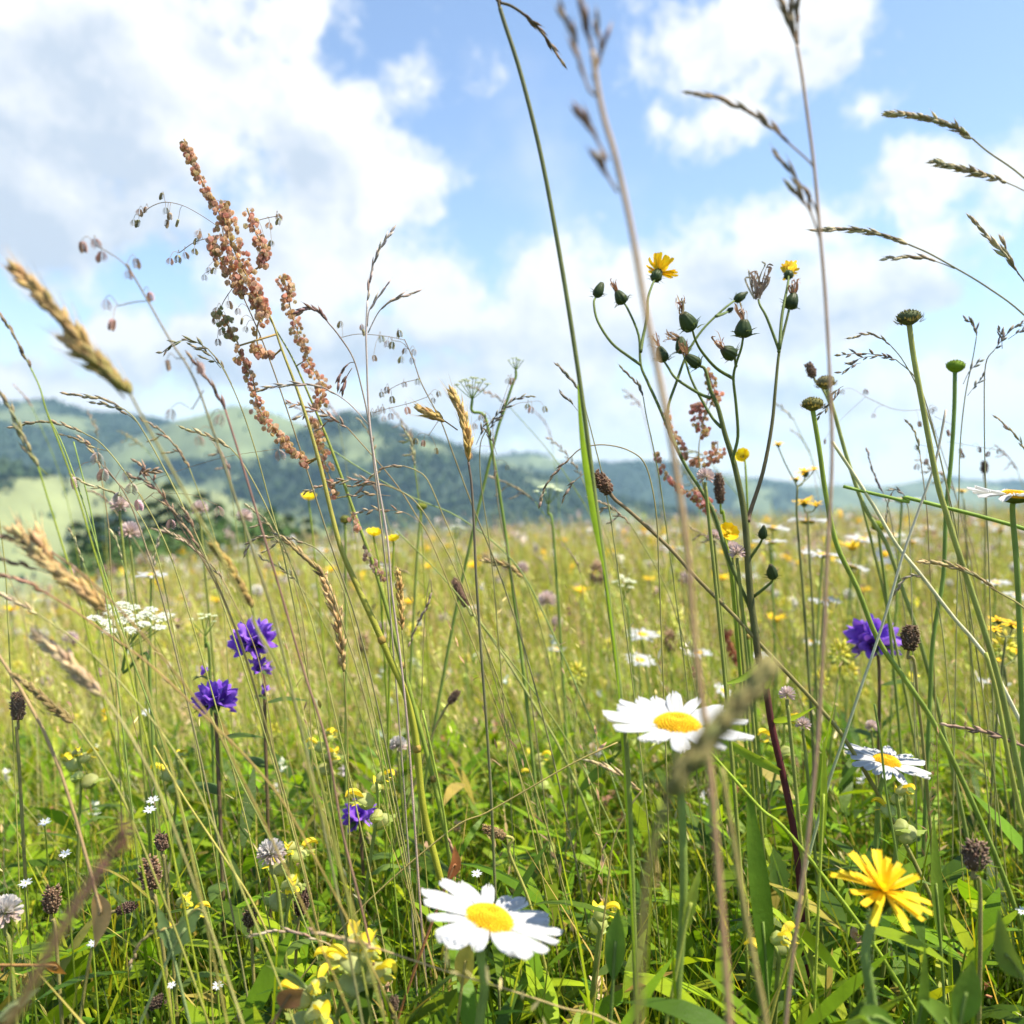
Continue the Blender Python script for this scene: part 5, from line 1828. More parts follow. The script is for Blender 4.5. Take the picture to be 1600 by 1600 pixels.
for (px, py, d, h_, n_, lab) in [(565, 1498, 0.36, 70, 6, 'yellow rattle left of the lowest daisy stem'), (488, 1545, 0.36, 90, 6, 'yellow rattle with a rusty leaf at the lower edge'),
                                 (588, 1222, 0.50, 90, 5, 'yellow rattle blooming above the small violet bellflower'), (927, 1436, 0.42, 40, 2, 'single yellow rattle bloom right of the lowest daisy'),
                                 (1205, 1470, 0.40, 60, 3, 'yellow rattle beside the maroon hawksbeard foot'), (285, 1412, 0.44, 80, 3, 'yellow rattle right of the brown plantain head'),
                                 (275, 1185, 0.62, 60, 4, 'yellow rattle in the left meadow under the bellflowers'), (545, 1480, 0.37, 50, 3, 'pale leafy rattle just left of another yellow rattle'),
                                 (505, 1150, 0.62, 70, 6, 'greenish rattle spike in the middle left grass'), (120, 1180, 0.6, 60, 5, 'yellow rattle at left below the straw heads'),
                                 (1225, 1130, 0.62, 60, 4, 'yellow rattle behind the hawksbeard foot'), (835, 1190, 0.7, 50, 4, 'yellow rattle in the green middle right of centre'),
                                 (1400, 1240, 0.48, 90, 5, 'seeding rattle below the mid sized daisy'), (455, 1330, 0.44, 110, 6, 'brown tinged rattle beside the white clover')]:
    rattle(lab, px, py, d, h_, n_, face=R.random())
buttercup('yellow buttercup cup, left of the twins before the dark hill', 585, 832, 0.62, 27, (0.1, -0.3, 1), [(592, 880), (596, 940)])
buttercup('yellow buttercup cup, right of the twins touching the pale stem', 614, 841, 0.60, 24, (-0.1, -0.2, 1), [(614, 880), (612, 940)])
buttercup('blurred yellow blossom left of the thick sorrel stem', 483, 776, 0.78, 26, (0.1, -0.3, 1), [(488, 830)])
buttercup('lone lemon yellow petal cup behind the hawksbeard fork', 1160, 712, 0.62, 26, (-0.6, -0.9, 0.5), [(1166, 750), (1170, 850)])
buttercup('ragged yellow blossom among pink clovers beside the hawksbeard stem', 1138, 832, 0.52, 34, (0.2, -0.9, 0.6), [(1142, 880), (1150, 960)], (0.92, 0.62, 0.01))


def ragwort(label, heads, d, stem, col=(0.92, 0.58, 0.015)):
    path = to_ground(pix(stem, d))
    sp = cat(path, 4)
    t = thing('ragwort', label, 'flower', path[-1])
    stem_part(t, sp[::-1], 0.0013, 0.0008, (0.16, 0.18, 0.06), (0.18, 0.19, 0.07), 6)
    br = MB()
    for (px, py, w_) in heads:
        c = P(px, py, d * R.uniform(0.97, 1.03))
        S = w_ / F * d * 0.5
        p = min(sp[:max(3, len(sp) // 2)], key=lambda q: (q - c).length + (1 if q.z > c.z else 0))
        br.tube(cat([p, p.lerp(c, 0.6) - V((0, 0, S * 0.6)), c - V((0, 0, S * 0.5))], 4), 0.0005, (0.16, 0.18, 0.06), 5, False)
        n, u, w = basis(V((R.uniform(-0.2, 0.2), -0.15, 1)))
        m = MB()
        m.lathe(c - n * S * 0.5, n, [(0, S * 0.15), (S * 0.2, S * 0.3), (S * 0.5, S * 0.32), (S * 0.6, S * 0.25), (S * 0.62, 0)], 10, [(0.12, 0.15, 0.05)] * 3 + [(0.85, 0.45, 0.01)] * 2)
        for k in range(14):
            a = 6.283 * k / 14
            o = u * math.cos(a) + w * math.sin(a)
            e = R.uniform(-0.25, 0.3)
            m.ribbon([c + o * S * 0.2, c + o * S * 0.65 + n * S * e * 0.6, c + o * S * R.uniform(0.9, 1.1) + n * S * e], [S * 0.2, S * 0.3, S * 0.14], n.cross(o), jit(col, 0.1), 0.1)
        m.build('flower_head', 'colour_petal', t)
    br.build('branches', 'stem', t)
    return t


ragwort('orange yellow ragwort near the right edge of the meadow', [(1560, 968, 30), (1582, 974, 34), (1598, 982, 30), (1555, 982, 22)], 0.62, [(1572, 995), (1566, 1040), (1560, 1100)])
ragwort('second ragwort bloom with a drooping head below the orange one', [(1555, 1030, 22), (1590, 1016, 24)], 0.66, [(1570, 1040), (1575, 1100)])
ragwort('sprawling yellow ragwort against the pale sky on the right', [(1258, 737, 36), (1244, 748, 22), (1216, 693, 22), (1272, 731, 18)], 0.68, [(1246, 760), (1245, 800), (1250, 870), (1256, 940)])
ragwort('low yellow ragwort on the horizon beneath the sprawling one', [(1256, 783, 36), (1275, 787, 22)], 0.75, [(1262, 800), (1264, 860), (1268, 920)])
ragwort('distant ragwort with an orange head left of the edge daisy', [(1503, 766, 20)], 0.85, [(1506, 780), (1510, 850)])

# ---- quaking grasses
quaking('quaking grass with dark spikelets arching left of the tallest sorrel', 0.47, [[(338, 352), (312, 335), (285, 321), (258, 316), (236, 323), (218, 338)], [(335, 370), (305, 378), (280, 395)], [(400, 345), (420, 340), (438, 337)], [(385, 420), (350, 470), (345, 490)]],
        [(345, 345), (362, 420), (405, 520), (435, 600), (475, 720), (520, 860), (560, 980), (600, 1150)],
        [(254, 307), (228, 328), (218, 333), (209, 349), (217, 350), (259, 330), (265, 338), (262, 350), (279, 349), (311, 367), (308, 378), (304, 394), (288, 400), (278, 405), (266, 409), (336, 424), (326, 423), (319, 434), (421, 354), (434, 340), (437, 347), (424, 382),
         (408, 394), (414, 389), (340, 487), (336, 501), (357, 477), (353, 503), (372, 487), (379, 502), (346, 519), (362, 525), (340, 535), (385, 515)], 13)
quaking('blurred pinkish quaking grass arching over the large bristly head at left', 0.32, [[(205, 425), (190, 408), (165, 392), (150, 384)], [(235, 470), (210, 472), (185, 478)], [(290, 560), (275, 560)], [(318, 610), (300, 640)]],
        [(198, 412), (230, 468), (268, 535), (292, 570), (312, 612), (332, 670), (365, 770), (405, 890), (440, 1010)],
        [(128, 386), (147, 381), (160, 403), (212, 412), (199, 430), (233, 464), (165, 477), (177, 508), (261, 571), (313, 576), (268, 648), (346, 658), (309, 690)], 19, ((0.46, 0.28, 0.24), (0.55, 0.36, 0.33), (0.34, 0.24, 0.17)))
quaking('quaking grass in the centre with spikelets strewn right of the sorrel', 0.52, [[(530, 528), (560, 522), (600, 525), (632, 531)], [(640, 548), (628, 535), (612, 532)], [(655, 592), (625, 600), (598, 615)], [(668, 620), (640, 630), (600, 640), (585, 645)], [(690, 650), (670, 680)]],
        [(632, 530), (645, 560), (657, 595), (672, 625), (690, 660), (712, 720), (742, 800), (782, 900), (830, 1050)],
        [(533, 508), (565, 512), (567, 520), (595, 530), (606, 538), (613, 540), (623, 522), (633, 549), (648, 551), (628, 563), (643, 564), (584, 560), (631, 601), (653, 597), (604, 610), (595, 617), (612, 625), (580, 648), (590, 644), (597, 641), (600, 655), (610, 651), (635, 642), (677, 626), (684, 616), (650, 690), (662, 693), (681, 705)], 12)
quaking('fine quaking grass right of the bristly upright head, dotted over the pale cloud', 0.6, [[(790, 640), (810, 630), (830, 628)], [(770, 670), (765, 650)], [(770, 670), (795, 600), (796, 590)]], [(770, 670), (772, 720), (780, 800), (800, 900)],
        [(793, 596), (800, 596), (824, 636), (831, 641), (850, 640), (752, 653), (740, 667), (735, 712), (793, 731), (775, 740)], 11)
quaking('quaking grass with scattered dark specks low at right before the sky', 0.66, [[(1450, 640), (1400, 640), (1352, 620)], [(1470, 700), (1435, 695)], [(1480, 690), (1540, 700), (1570, 705)], [(1460, 650), (1480, 660)]], [(1450, 640), (1470, 700), (1500, 800), (1530, 950)],
        [(1352, 613), (1365, 650), (1436, 663), (1446, 660), (1459, 640), (1480, 677), (1490, 678), (1456, 643), (1431, 700), (1434, 730), (1448, 722), (1500, 705), (1530, 703), (1545, 710), (1560, 706), (1318, 613), (1502, 712), (1289, 690)], 10, ((0.20, 0.14, 0.12), (0.28, 0.20, 0.17)))
quaking('pink blurred quaking grass over the pale slope at left', 0.42, [[(200, 770), (170, 740), (155, 720)], [(215, 790), (240, 770)]], [(165, 730), (200, 780), (230, 860), (260, 960)], [(152, 717), (163, 743), (187, 778), (206, 765), (195, 745), (113, 755), (215, 790), (435, 712), (268, 820), (340, 800)], 20,
        ((0.58, 0.42, 0.40), (0.52, 0.40, 0.36)))

# ---- grass stalks with their heads
OR = (0.60, 0.34, 0.12)
GD = (0.40, 0.33, 0.10)
grass('large bristly olive and orange grass head leaning in from the upper left', 0.27, [(26, 424), (60, 458), (98, 500), (138, 548), (178, 590), (205, 618)], [(228, 662), (258, 715), (300, 790), (345, 870), (390, 960), (440, 1080)], 'dense', (0.30, 0.26, 0.07), (0.64, 0.42, 0.18), (0.28, 0.24, 0.10), None, 0.00052, 0.0021, 46, L=0.0085, awn=0.006,
      sides=[[(112, 538), (150, 575), (195, 622)]])
grass('dense brown green head hanging above the violet bellflower', 0.33, [(336, 855), (355, 880), (374, 912), (394, 950)], [(402, 980), (432, 1035), (480, 1150), (520, 1300)], 'dense', (0.36, 0.24, 0.08), (0.46, 0.33, 0.09), (0.25, 0.27, 0.08), None, 0.0005, 0.0018, 34, L=0.0055, awn=0.002)
grass('thick straw coloured head crossing the left edge above the white umbel', 0.30, [(28, 832), (62, 868), (100, 900), (140, 930), (168, 955)], [(180, 975), (215, 1040), (250, 1140), (280, 1250)], 'dense', (0.55, 0.36, 0.13), (0.76, 0.54, 0.26), (0.42, 0.32, 0.12), None, 0.00045, 0.0021, 44, L=0.0085, awn=0.005, sides=[[(60, 840), (80, 885), (104, 925)]])
grass('pale blurred tan head low at left beneath the white umbel', 0.30, [(62, 998), (95, 1025), (130, 1058), (162, 1088)], [(175, 1105), (215, 1170), (270, 1290)], 'dense', (0.66, 0.48, 0.26), (0.78, 0.60, 0.36), (0.5, 0.42, 0.2), None, 0.0005, 0.0019, 36, L=0.008, awn=0.005)
grass('olive brown head leaning at the left below the tan one', 0.36, [(28, 1058), (60, 1085), (90, 1110), (115, 1130)], [(128, 1145), (165, 1200), (210, 1290)], 'dense', (0.30, 0.22, 0.08), (0.45, 0.33, 0.14), (0.30, 0.28, 0.1), None, 0.0005, 0.0017, 30, L=0.006, awn=0.002)
grass('upright bristly golden head on a dark stem in the middle', 0.45, [(708, 616), (722, 650), (729, 685), (732, 722)], [(737, 760), (741, 830), (744, 900), (752, 1020), (765, 1200), (770, 1300)], 'dense', (0.50, 0.32, 0.09), (0.66, 0.46, 0.18), (0.16, 0.12, 0.10), (0.22, 0.26, 0.07), 0.0008, 0.0021, 34, L=0.009, awn=0.006,
      sides=[[(662, 643), (690, 655), (715, 672)]])
grass('fluffy straw head left of the pale straight stem, in mid meadow', 0.44, [(506, 905), (518, 940), (528, 975), (537, 1050)], [(540, 1090), (543, 1160), (545, 1260)], 'dense', (0.52, 0.34, 0.12), (0.74, 0.50, 0.24), (0.3, 0.26, 0.08), None, 0.00045, 0.0020, 36, L=0.0085, awn=0.005)
grass('narrow golden head right beside the pale straight stem', 0.47, [(622, 898), (625, 930), (628, 985)], [(632, 1030), (640, 1120), (655, 1250)], 'dense', (0.50, 0.32, 0.10), (0.62, 0.42, 0.14), (0.25, 0.24, 0.08), None, 0.00045, 0.0016, 26, L=0.007, awn=0.005)
grass('small golden braided head right of the timothy like one', 0.62, [(757, 875), (780, 880), (800, 888), (818, 902)], [(830, 930), (850, 1000), (868, 1080)], 'dense', (0.45, 0.32, 0.12), (0.62, 0.46, 0.22), (0.30, 0.30, 0.1), None, 0.00052, 0.0017, 22, L=0.008, awn=0.003)
grass('braided tan head hanging right of the tall leaning grass at left', 0.42, [(448, 846), (470, 865), (492, 885), (510, 905)], [(522, 935), (540, 990), (570, 1090)], 'slim', (0.34, 0.24, 0.10), (0.52, 0.38, 0.18), (0.30, 0.25, 0.12), None, 0.00045, 0.0016, 24)
grass('tan spike with pale husks leaning from the right edge', 0.42, [(1443, 877), (1485, 884), (1525, 900), (1560, 925)], [(1600, 950), (1660, 1010), (1700, 1120)], 'slim', (0.42, 0.32, 0.14), (0.64, 0.50, 0.26), (0.45, 0.38, 0.16), None, 0.00052, 0.0015, 24)
grass('pinkish beige spike lying across the right edge below the daisy row', 0.44, [(1478, 1132), (1520, 1140), (1560, 1150), (1600, 1166)], [(1650, 1190), (1700, 1260)], 'slim', (0.36, 0.22, 0.16), (0.48, 0.32, 0.24), (0.40, 0.28, 0.18), None, 0.0010, 0.0018, 18)
grass('broken dry spike with pale husks left of the large half hidden daisy stem', 0.40, [(925, 1190), (950, 1200), (975, 1215), (1002, 1236)], [(985, 1260), (960, 1310), (950, 1380)], 'slim', (0.50, 0.38, 0.18), (0.70, 0.58, 0.34), (0.45, 0.34, 0.14), None, 0.00045, 0.0014, 14)
# tall foreground stalks
grass('tall blurred brown stalk rising out of the top of the frame', 0.215, [(900, -60), (906, 0), (916, 40), (926, 80)], [(934, 140), (945, 190), (960, 240), (985, 350), (1010, 490), (1040, 640), (1060, 760), (1075, 870), (1085, 1000), (1105, 1160), (1120, 1330), (1140, 1600)], 'slim', (0.22, 0.14, 0.09), (0.36, 0.25, 0.16), (0.54, 0.36, 0.19), (0.56, 0.34, 0.17), 0.0008, 0.0013, 10,
      sides=[[(880, 18), (892, 50), (905, 90), (918, 135), (930, 150)], [(935, 45), (938, 80), (930, 110), (926, 122)], [(914, 186), (924, 202), (936, 225), (950, 250)], [(940, 258), (950, 276), (965, 300)]])
grass('tall thin tan stalk right of the curled yellow flower', 0.28, [(1212, -10), (1226, 15), (1238, 45), (1245, 70)], [(1252, 110), (1261, 175), (1272, 260), (1281, 360), (1290, 470), (1297, 600), (1300, 720), (1293, 860), (1287, 1000), (1278, 1150), (1262, 1310), (1238, 1500), (1226, 1620)], 'slim', (0.24, 0.17, 0.10), (0.36, 0.27, 0.16), (0.50, 0.34, 0.22), (0.52, 0.30, 0.17), 0.0006, 0.0014, 14,
      sides=[[(1232, -20), (1238, 20), (1242, 50), (1246, 72)], [(1248, 0), (1246, 30), (1247, 70)], [(1082, 145), (1125, 155), (1165, 172), (1195, 190), (1225, 217), (1262, 250), (1272, 262)], [(1217, 247), (1235, 268), (1252, 290), (1272, 320), (1280, 345)], [(1240, 298), (1256, 315), (1268, 335), (1280, 370)]])
grass('tall smooth green stalk with a folded green blade, left of the hawksbeard', 0.37, [(776, -10), (779, 5), (781, 12)], [(788, 35), (815, 120), (848, 255), (880, 430), (905, 590), (920, 700), (935, 820), (950, 930), (970, 1090), (981, 1200), (986, 1320)], 'slim', BROWN, TAN, (0.15, 0.15, 0.08), (0.26, 0.34, 0.05), 0.0011, 0.0014, 3,
      sides=[[(875, 92), (850, 55), (825, 28), (800, 10), (781, 4)]])
tb = bpy.data.objects[-1]
gb = thing('tall_grass', 'broad bright green grass blade wrapped along the tall smooth stalk', 'grass', V((0, 0, 0)))
mb = MB()
gp = pix([(903, 600), (907, 650), (913, 705), (921, 760), (930, 815), (936, 850), (950, 930), (968, 1090), (983, 1330)], 0.365)
gp = to_ground(gp)
gb.location = gp[-1]
mb.ribbon(cat(gp, 4), [0.0004 + (0.0026 * math.sin(math.pi * min(1, i / 24)) if i < 24 else 0.0006) for i in range(4 * (len(gp) - 1) + 1)], V((1, 0.3, 0)), (0.33, 0.48, 0.03), 0.4)
mb.build('blade', 'leaf', gb)
grass('blurred olive grass head crossing in front of the large daisy', 0.165, [(1196, 1050), (1165, 1090), (1130, 1128), (1095, 1172), (1065, 1210), (1043, 1250)], [(1030, 1290), (1010, 1370), (1000, 1500), (995, 1640)], 'dense', (0.25, 0.22, 0.06), (0.34, 0.29, 0.11), (0.26, 0.20, 0.09), None, 0.0008, 0.0023, 120, L=0.0060, awn=0.001)
grass('thick blurred maroon stalk across the lower left corner', 0.15, [(186, 1318), (176, 1332), (165, 1346)], [(140, 1385), (110, 1430), (70, 1500), (30, 1575), (-20, 1680)], 'slim', (0.24, 0.10, 0.08), (0.30, 0.15, 0.11), (0.28, 0.12, 0.10), None, 0.0012, 0.001, 4)
grass('pale straight stem rising through the centre left with an airy tip', 0.43, [(610, 363), (592, 392), (580, 425), (574, 470)], [(572, 520), (573, 560), (577, 655), (590, 750), (605, 840), (613, 930), (626, 1030), (638, 1150), (649, 1306), (660, 1462), (672, 1620)], 'slim', (0.40, 0.32, 0.26), (0.55, 0.46, 0.38), (0.62, 0.52, 0.46), (0.42, 0.24, 0.14), 0.0006, 0.0011, 12,
      sides=[[(601, 450), (588, 468), (577, 485), (574, 510)], [(648, 457), (625, 464), (605, 474), (590, 490), (575, 520)], [(409, 608), (440, 602), (475, 600), (510, 608), (545, 630), (577, 665)]])
grass('dark wiry stem with a nodding brown tip right of the sorrel', 0.48, [(470, 487), (485, 483), (500, 490), (512, 503)], [(530, 525), (552, 560), (566, 610), (576, 660), (588, 760), (600, 860), (610, 960)], 'slim', (0.24, 0.15, 0.12), (0.40, 0.26, 0.22), (0.28, 0.22, 0.18), (0.45, 0.38, 0.25), 0.0005, 0.0016, 12, sides=[[(529, 598), (534, 582), (545, 568), (553, 566)], [(536, 606), (541, 590), (550, 575)]])
grass('brown thin stem with reddish tint falling from mid left to the lower centre', 0.36, [(300, 560), (330, 600), (352, 640)], [(380, 730), (410, 830), (440, 930), (475, 1050), (510, 1160), (535, 1300), (565, 1420), (595, 1560)], 'slim', (0.24, 0.16, 0.12), (0.34, 0.22, 0.16), (0.30, 0.16, 0.13), (0.34, 0.22, 0.12), 0.0006, 0.0012, 8)
# right edge heads
grass('top right nodding tan spike, dense and dark, against blue sky', 0.38, [(1387, 177), (1420, 180), (1455, 187), (1490, 199), (1520, 217)], [(1545, 238), (1600, 278), (1680, 360), (1730, 600), (1750, 1000)], 'dense', (0.46, 0.38, 0.20), (0.62, 0.53, 0.32), (0.32, 0.29, 0.16), None, 0.00045, 0.0014, 34, L=0.006, awn=0.0015, sides=[[(1459, 253), (1490, 261), (1525, 270), (1550, 277), (1600, 298), (1650, 335)]])
grass('long pale braided spike reaching left from the right edge over the cumulus', 0.40, [(1274, 360), (1310, 358), (1350, 361), (1390, 371), (1420, 382)], [(1450, 395), (1490, 417), (1540, 447), (1600, 492), (1680, 580), (1740, 800), (1750, 1100)], 'slim', (0.44, 0.36, 0.20), (0.58, 0.50, 0.34), (0.30, 0.27, 0.16), None, 0.00045, 0.0015, 28, L=0.0075, sides=[[(1387, 404), (1415, 402), (1445, 404), (1470, 411), (1492, 420)]])
grass('short steep spike at the right edge over the blue sky', 0.44, [(1519, 343), (1545, 372), (1570, 398), (1590, 425)], [(1610, 460), (1660, 600), (1690, 900)], 'slim', (0.44, 0.37, 0.20), (0.58, 0.50, 0.32), (0.25, 0.22, 0.14), None, 0.00045, 0.0015, 22, sides=[[(1568, 378), (1576, 400), (1592, 430)]])
# left tangle and other fine panicles
FIELD = [
    ('thin dark stalk from the left edge dropping past the green hill', 0.36, [(-5, 485), (12, 508), (30, 540), (48, 575)], [(62, 605), (72, 640), (95, 700), (120, 770), (150, 870), (190, 1000)], (0.20, 0.14, 0.09), G_STEM, []),
    ('green grey head with dark side stem at the left edge', 0.34, [(-10, 600), (8, 625), (25, 655), (40, 690), (60, 730)], [(75, 780), (100, 860), (130, 960)], (0.30, 0.28, 0.14), G_STEM, [[(22, 660), (35, 690), (52, 720), (74, 742)]]),
    ('airy arching panicle under the quaking grass, left of the sorrel', 0.44, [(252, 552), (275, 535), (300, 532), (325, 545)], [(345, 570), (370, 620), (395, 690), (420, 780), (450, 900)], (0.26, 0.23, 0.14), (0.28, 0.26, 0.14), [[(300, 540), (325, 552), (345, 575)], [(318, 560), (345, 570), (362, 600)]]),
    ('pale double panicle over the blue ridge at the left', 0.42, [(103, 615), (135, 620), (165, 625), (195, 640)], [(215, 660), (250, 720), (290, 800), (340, 920)], (0.38, 0.32, 0.20), (0.36, 0.34, 0.16), [[(150, 630), (175, 635), (200, 648), (220, 665)]]),
    ('tan arching head over the first green hill', 0.44, [(20, 668), (50, 660), (80, 660), (110, 668), (130, 676)], [(160, 695), (200, 745), (250, 830), (290, 940)], (0.44, 0.34, 0.20), (0.34, 0.32, 0.14), [[(100, 680), (130, 690), (150, 700), (170, 705)]]),
    ('straw panicle leaning over the pale slope at left', 0.42, [(288, 670), (315, 678), (340, 688), (360, 700)], [(380, 725), (420, 800), (470, 920), (500, 1020)], (0.48, 0.38, 0.20), (0.40, 0.36, 0.16), []),
    ('reddish loose panicle arching before the conifers', 0.40, [(205, 745), (230, 752), (252, 772), (270, 800)], [(290, 835), (320, 880), (350, 940), (390, 1050)], (0.34, 0.20, 0.15), (0.36, 0.22, 0.14), [[(245, 735), (222, 740), (205, 755)], [(215, 722), (235, 745), (255, 775)]]),
    ('brown panicle with loose branches above the yellow dots at left', 0.40, [(262, 790), (282, 812), (298, 835), (312, 858)], [(330, 890), (360, 960), (395, 1060)], (0.34, 0.22, 0.14), (0.34, 0.25, 0.12), [[(290, 800), (300, 820), (310, 845)]]),
    ('dark red grass arching along the left edge', 0.30, [(-10, 838), (20, 842), (50, 850), (80, 862)], [(120, 890), (170, 935), (230, 1000), (300, 1085), (360, 1180)], (0.26, 0.14, 0.10), (0.30, 0.15, 0.10), [[(-10, 872), (25, 880), (60, 890), (100, 900)]]),
    ('second reddish stem sweeping from the left edge to the bellflowers', 0.32, [(-10, 900), (30, 905), (70, 925)], [(110, 950), (160, 985), (230, 1035), (310, 1110), (400, 1200), (470, 1300)], (0.34, 0.18, 0.12), (0.40, 0.20, 0.12), []),
    ('pale stem from the left edge crossing under the umbel', 0.34, [(-10, 925), (25, 940), (60, 960)], [(130, 1010), (200, 1080), (270, 1170), (330, 1280)], (0.52, 0.42, 0.24), (0.44, 0.40, 0.16), []),
    ('thin arching panicle in front of the dark central hill', 0.50, [(560, 768), (580, 745), (605, 730), (630, 728)], [(650, 735), (668, 750), (690, 800), (720, 880)], (0.40, 0.28, 0.18), (0.36, 0.30, 0.16), [[(548, 760), (575, 757), (600, 757), (625, 765)]]),
    ('long drooping panicle from the sorrel toward the buttercups', 0.50, [(475, 770), (510, 757), (545, 750), (580, 752)], [(620, 765), (650, 785), (680, 830), (720, 910)], (0.44, 0.30, 0.20), (0.38, 0.30, 0.16), [[(550, 775), (580, 772), (610, 775)], [(560, 800), (590, 796), (630, 800), (655, 815)]]),
    ('feathery drooping panicle left of the broad green blade', 0.46, [(845, 785), (852, 762), (868, 738), (890, 716)], [(910, 700), (945, 695), (985, 705), (1010, 730), (1025, 800), (1030, 900)], (0.36, 0.26, 0.18), (0.32, 0.26, 0.16), [[(882, 775), (895, 755), (912, 740)]]),
    ('dark spreading panicle right of the golden upright head', 0.52, [(830, 618), (805, 624), (785, 640), (770, 655)], [(758, 675), (750, 700), (752, 760), (765, 850), (775, 950)], (0.20, 0.18, 0.15), (0.24, 0.22, 0.15), [[(758, 655), (752, 675), (744, 695)], [(783, 648), (768, 665), (760, 680)], [(760, 672), (770, 690), (776, 710)]]),
    ('thin grey panicle left of the hawksbeard, above the hill', 0.50, [(873, 572), (885, 585), (898, 600), (905, 612)], [(915, 640), (928, 690), (945, 760), (960, 850)], (0.26, 0.24, 0.20), (0.28, 0.28, 0.16), [[(880, 618), (893, 630), (903, 642)]]),
    ('little dark panicle beside the hawksbeard forking branch', 0.52, [(973, 577), (988, 592), (1000, 606), (1005, 620)], [(1010, 650), (1022, 705), (1035, 780)], (0.18, 0.17, 0.12), (0.26, 0.27, 0.14), []),
    ('drooping brown panicle right of the small spent flowers', 0.50, [(1330, 528), (1352, 522), (1372, 526), (1392, 540)], [(1412, 565), (1440, 620), (1470, 720), (1490, 830)], (0.36, 0.28, 0.18), (0.30, 0.27, 0.16), []),
    ('dark comb like panicle pointing left under the drooping brown one', 0.50, [(1312, 555), (1345, 552), (1380, 556), (1400, 562)], [(1430, 590), (1450, 640), (1475, 740), (1500, 860)], (0.26, 0.21, 0.17), (0.28, 0.25, 0.16), [[(1330, 566), (1350, 558), (1375, 556)], [(1315, 582), (1335, 570), (1345, 567)], [(1300, 618), (1310, 608), (1318, 603)], [(1280, 650), (1300, 628), (1315, 610)]]),
    ('wispy dark panicle at the upper right edge', 0.52, [(1600, 505), (1585, 512), (1568, 528), (1555, 545)], [(1540, 570), (1538, 650), (1540, 760), (1545, 880)], (0.22, 0.18, 0.16), (0.26, 0.23, 0.17), [[(1562, 515), (1565, 530), (1566, 545)], [(1600, 515), (1590, 520), (1575, 530)]]),
    ('wispy greyish panicle left of the dark one at upper right', 0.54, [(1510, 500), (1522, 508), (1526, 525)], [(1520, 560), (1508, 620), (1500, 700), (1498, 800)], (0.28, 0.25, 0.22), (0.30, 0.28, 0.20), [[(1535, 590), (1522, 605), (1512, 618)], [(1530, 565), (1515, 580), (1505, 600)]]),
    ('thin purple tinged panicle near the right horizon', 0.60, [(1355, 705), (1362, 730), (1372, 755), (1380, 770)], [(1390, 800), (1400, 860), (1410, 930)], (0.24, 0.19, 0.20), (0.28, 0.25, 0.18), []),
    ('pale drooping panicle near the camera facing daisy', 0.55, [(1385, 810), (1388, 785), (1398, 765), (1412, 772)], [(1420, 800), (1422, 860), (1425, 950)], (0.46, 0.38, 0.30), (0.40, 0.36, 0.24), []),
    ('pale drooping panicle hanging left in the right meadow', 0.50, [(1400, 925), (1410, 908), (1425, 900), (1440, 900)], [(1455, 915), (1470, 970), (1480, 1060)], (0.46, 0.36, 0.26), (0.36, 0.34, 0.16), []),
    ('bent beige panicle lying right of the brown seed heads at lower left', 0.38, [(395, 1462), (430, 1455), (465, 1458), (495, 1468)], [(520, 1480), (560, 1520), (590, 1600)], (0.44, 0.32, 0.22), (0.46, 0.36, 0.2), []),
    ('curved olive panicle bending over the lower left leaves', 0.37, [(205, 1508), (215, 1480), (235, 1460), (262, 1450)], [(285, 1440), (310, 1420), (325, 1450), (330, 1540)], (0.40, 0.32, 0.12), (0.38, 0.32, 0.12), []),
    ('thin straw lying slanted across the lower centre under the daisy', 0.33, [(490, 1455), (540, 1468), (590, 1482)], [(690, 1515), (790, 1545), (880, 1575), (960, 1600)], (0.50, 0.34, 0.18), (0.50, 0.36, 0.18), []),
    ('reddish dead leaf stalk right above the lowest daisy', 0.42, [(705, 1320), (712, 1345), (712, 1370)], [(705, 1400), (700, 1450)], (0.46, 0.18, 0.10), (0.42, 0.24, 0.10), []),
    ('buff loose panicle at the left above the pink quaking grass', 0.50, [(115, 745), (140, 758), (165, 765), (190, 775)], [(215, 800), (240, 850), (260, 930)], (0.46, 0.36, 0.20), (0.36, 0.34, 0.14), []),
    ('slim green grey head standing left of the conifers', 0.55, [(175, 832), (184, 850), (190, 875)], [(200, 910), (215, 980)], (0.38, 0.38, 0.18), (0.26, 0.32, 0.10), []),
    ('slim green grey head rising left of the pale clover', 0.58, [(110, 830), (120, 852), (130, 880)], [(145, 920), (160, 990)], (0.38, 0.38, 0.18), (0.26, 0.32, 0.10), []),
    ('slim pale green head just right of the daisy above the umbel', 0.60, [(250, 835), (243, 860), (240, 885)], [(240, 920), (242, 990)], (0.42, 0.36, 0.24), (0.28, 0.32, 0.10), []),
    ('pale flattened panicle hanging right of the tall leaning head', 0.44, [(385, 860), (400, 842), (440, 838), (475, 848)], [(500, 862), (530, 905), (555, 990)], (0.44, 0.34, 0.22), (0.36, 0.32, 0.16), []),
    ('curled buff panicle below the second sorrel spike', 0.55, [(640, 1005), (655, 970), (668, 945), (675, 925)], [(672, 905), (664, 960), (660, 1060)], (0.40, 0.28, 0.22), (0.34, 0.28, 0.14), []),
]
for (lab, d, hd, stm, hc, cs, sides) in FIELD:
    grass(lab, d, hd, stm, 'loose' if len(sides) > 1 else 'slim', hc, mixc3(hc, (0.66, 0.54, 0.36), 0.4), cs, None, 0.0004, 0.0014, None, sides, L=0.0062)

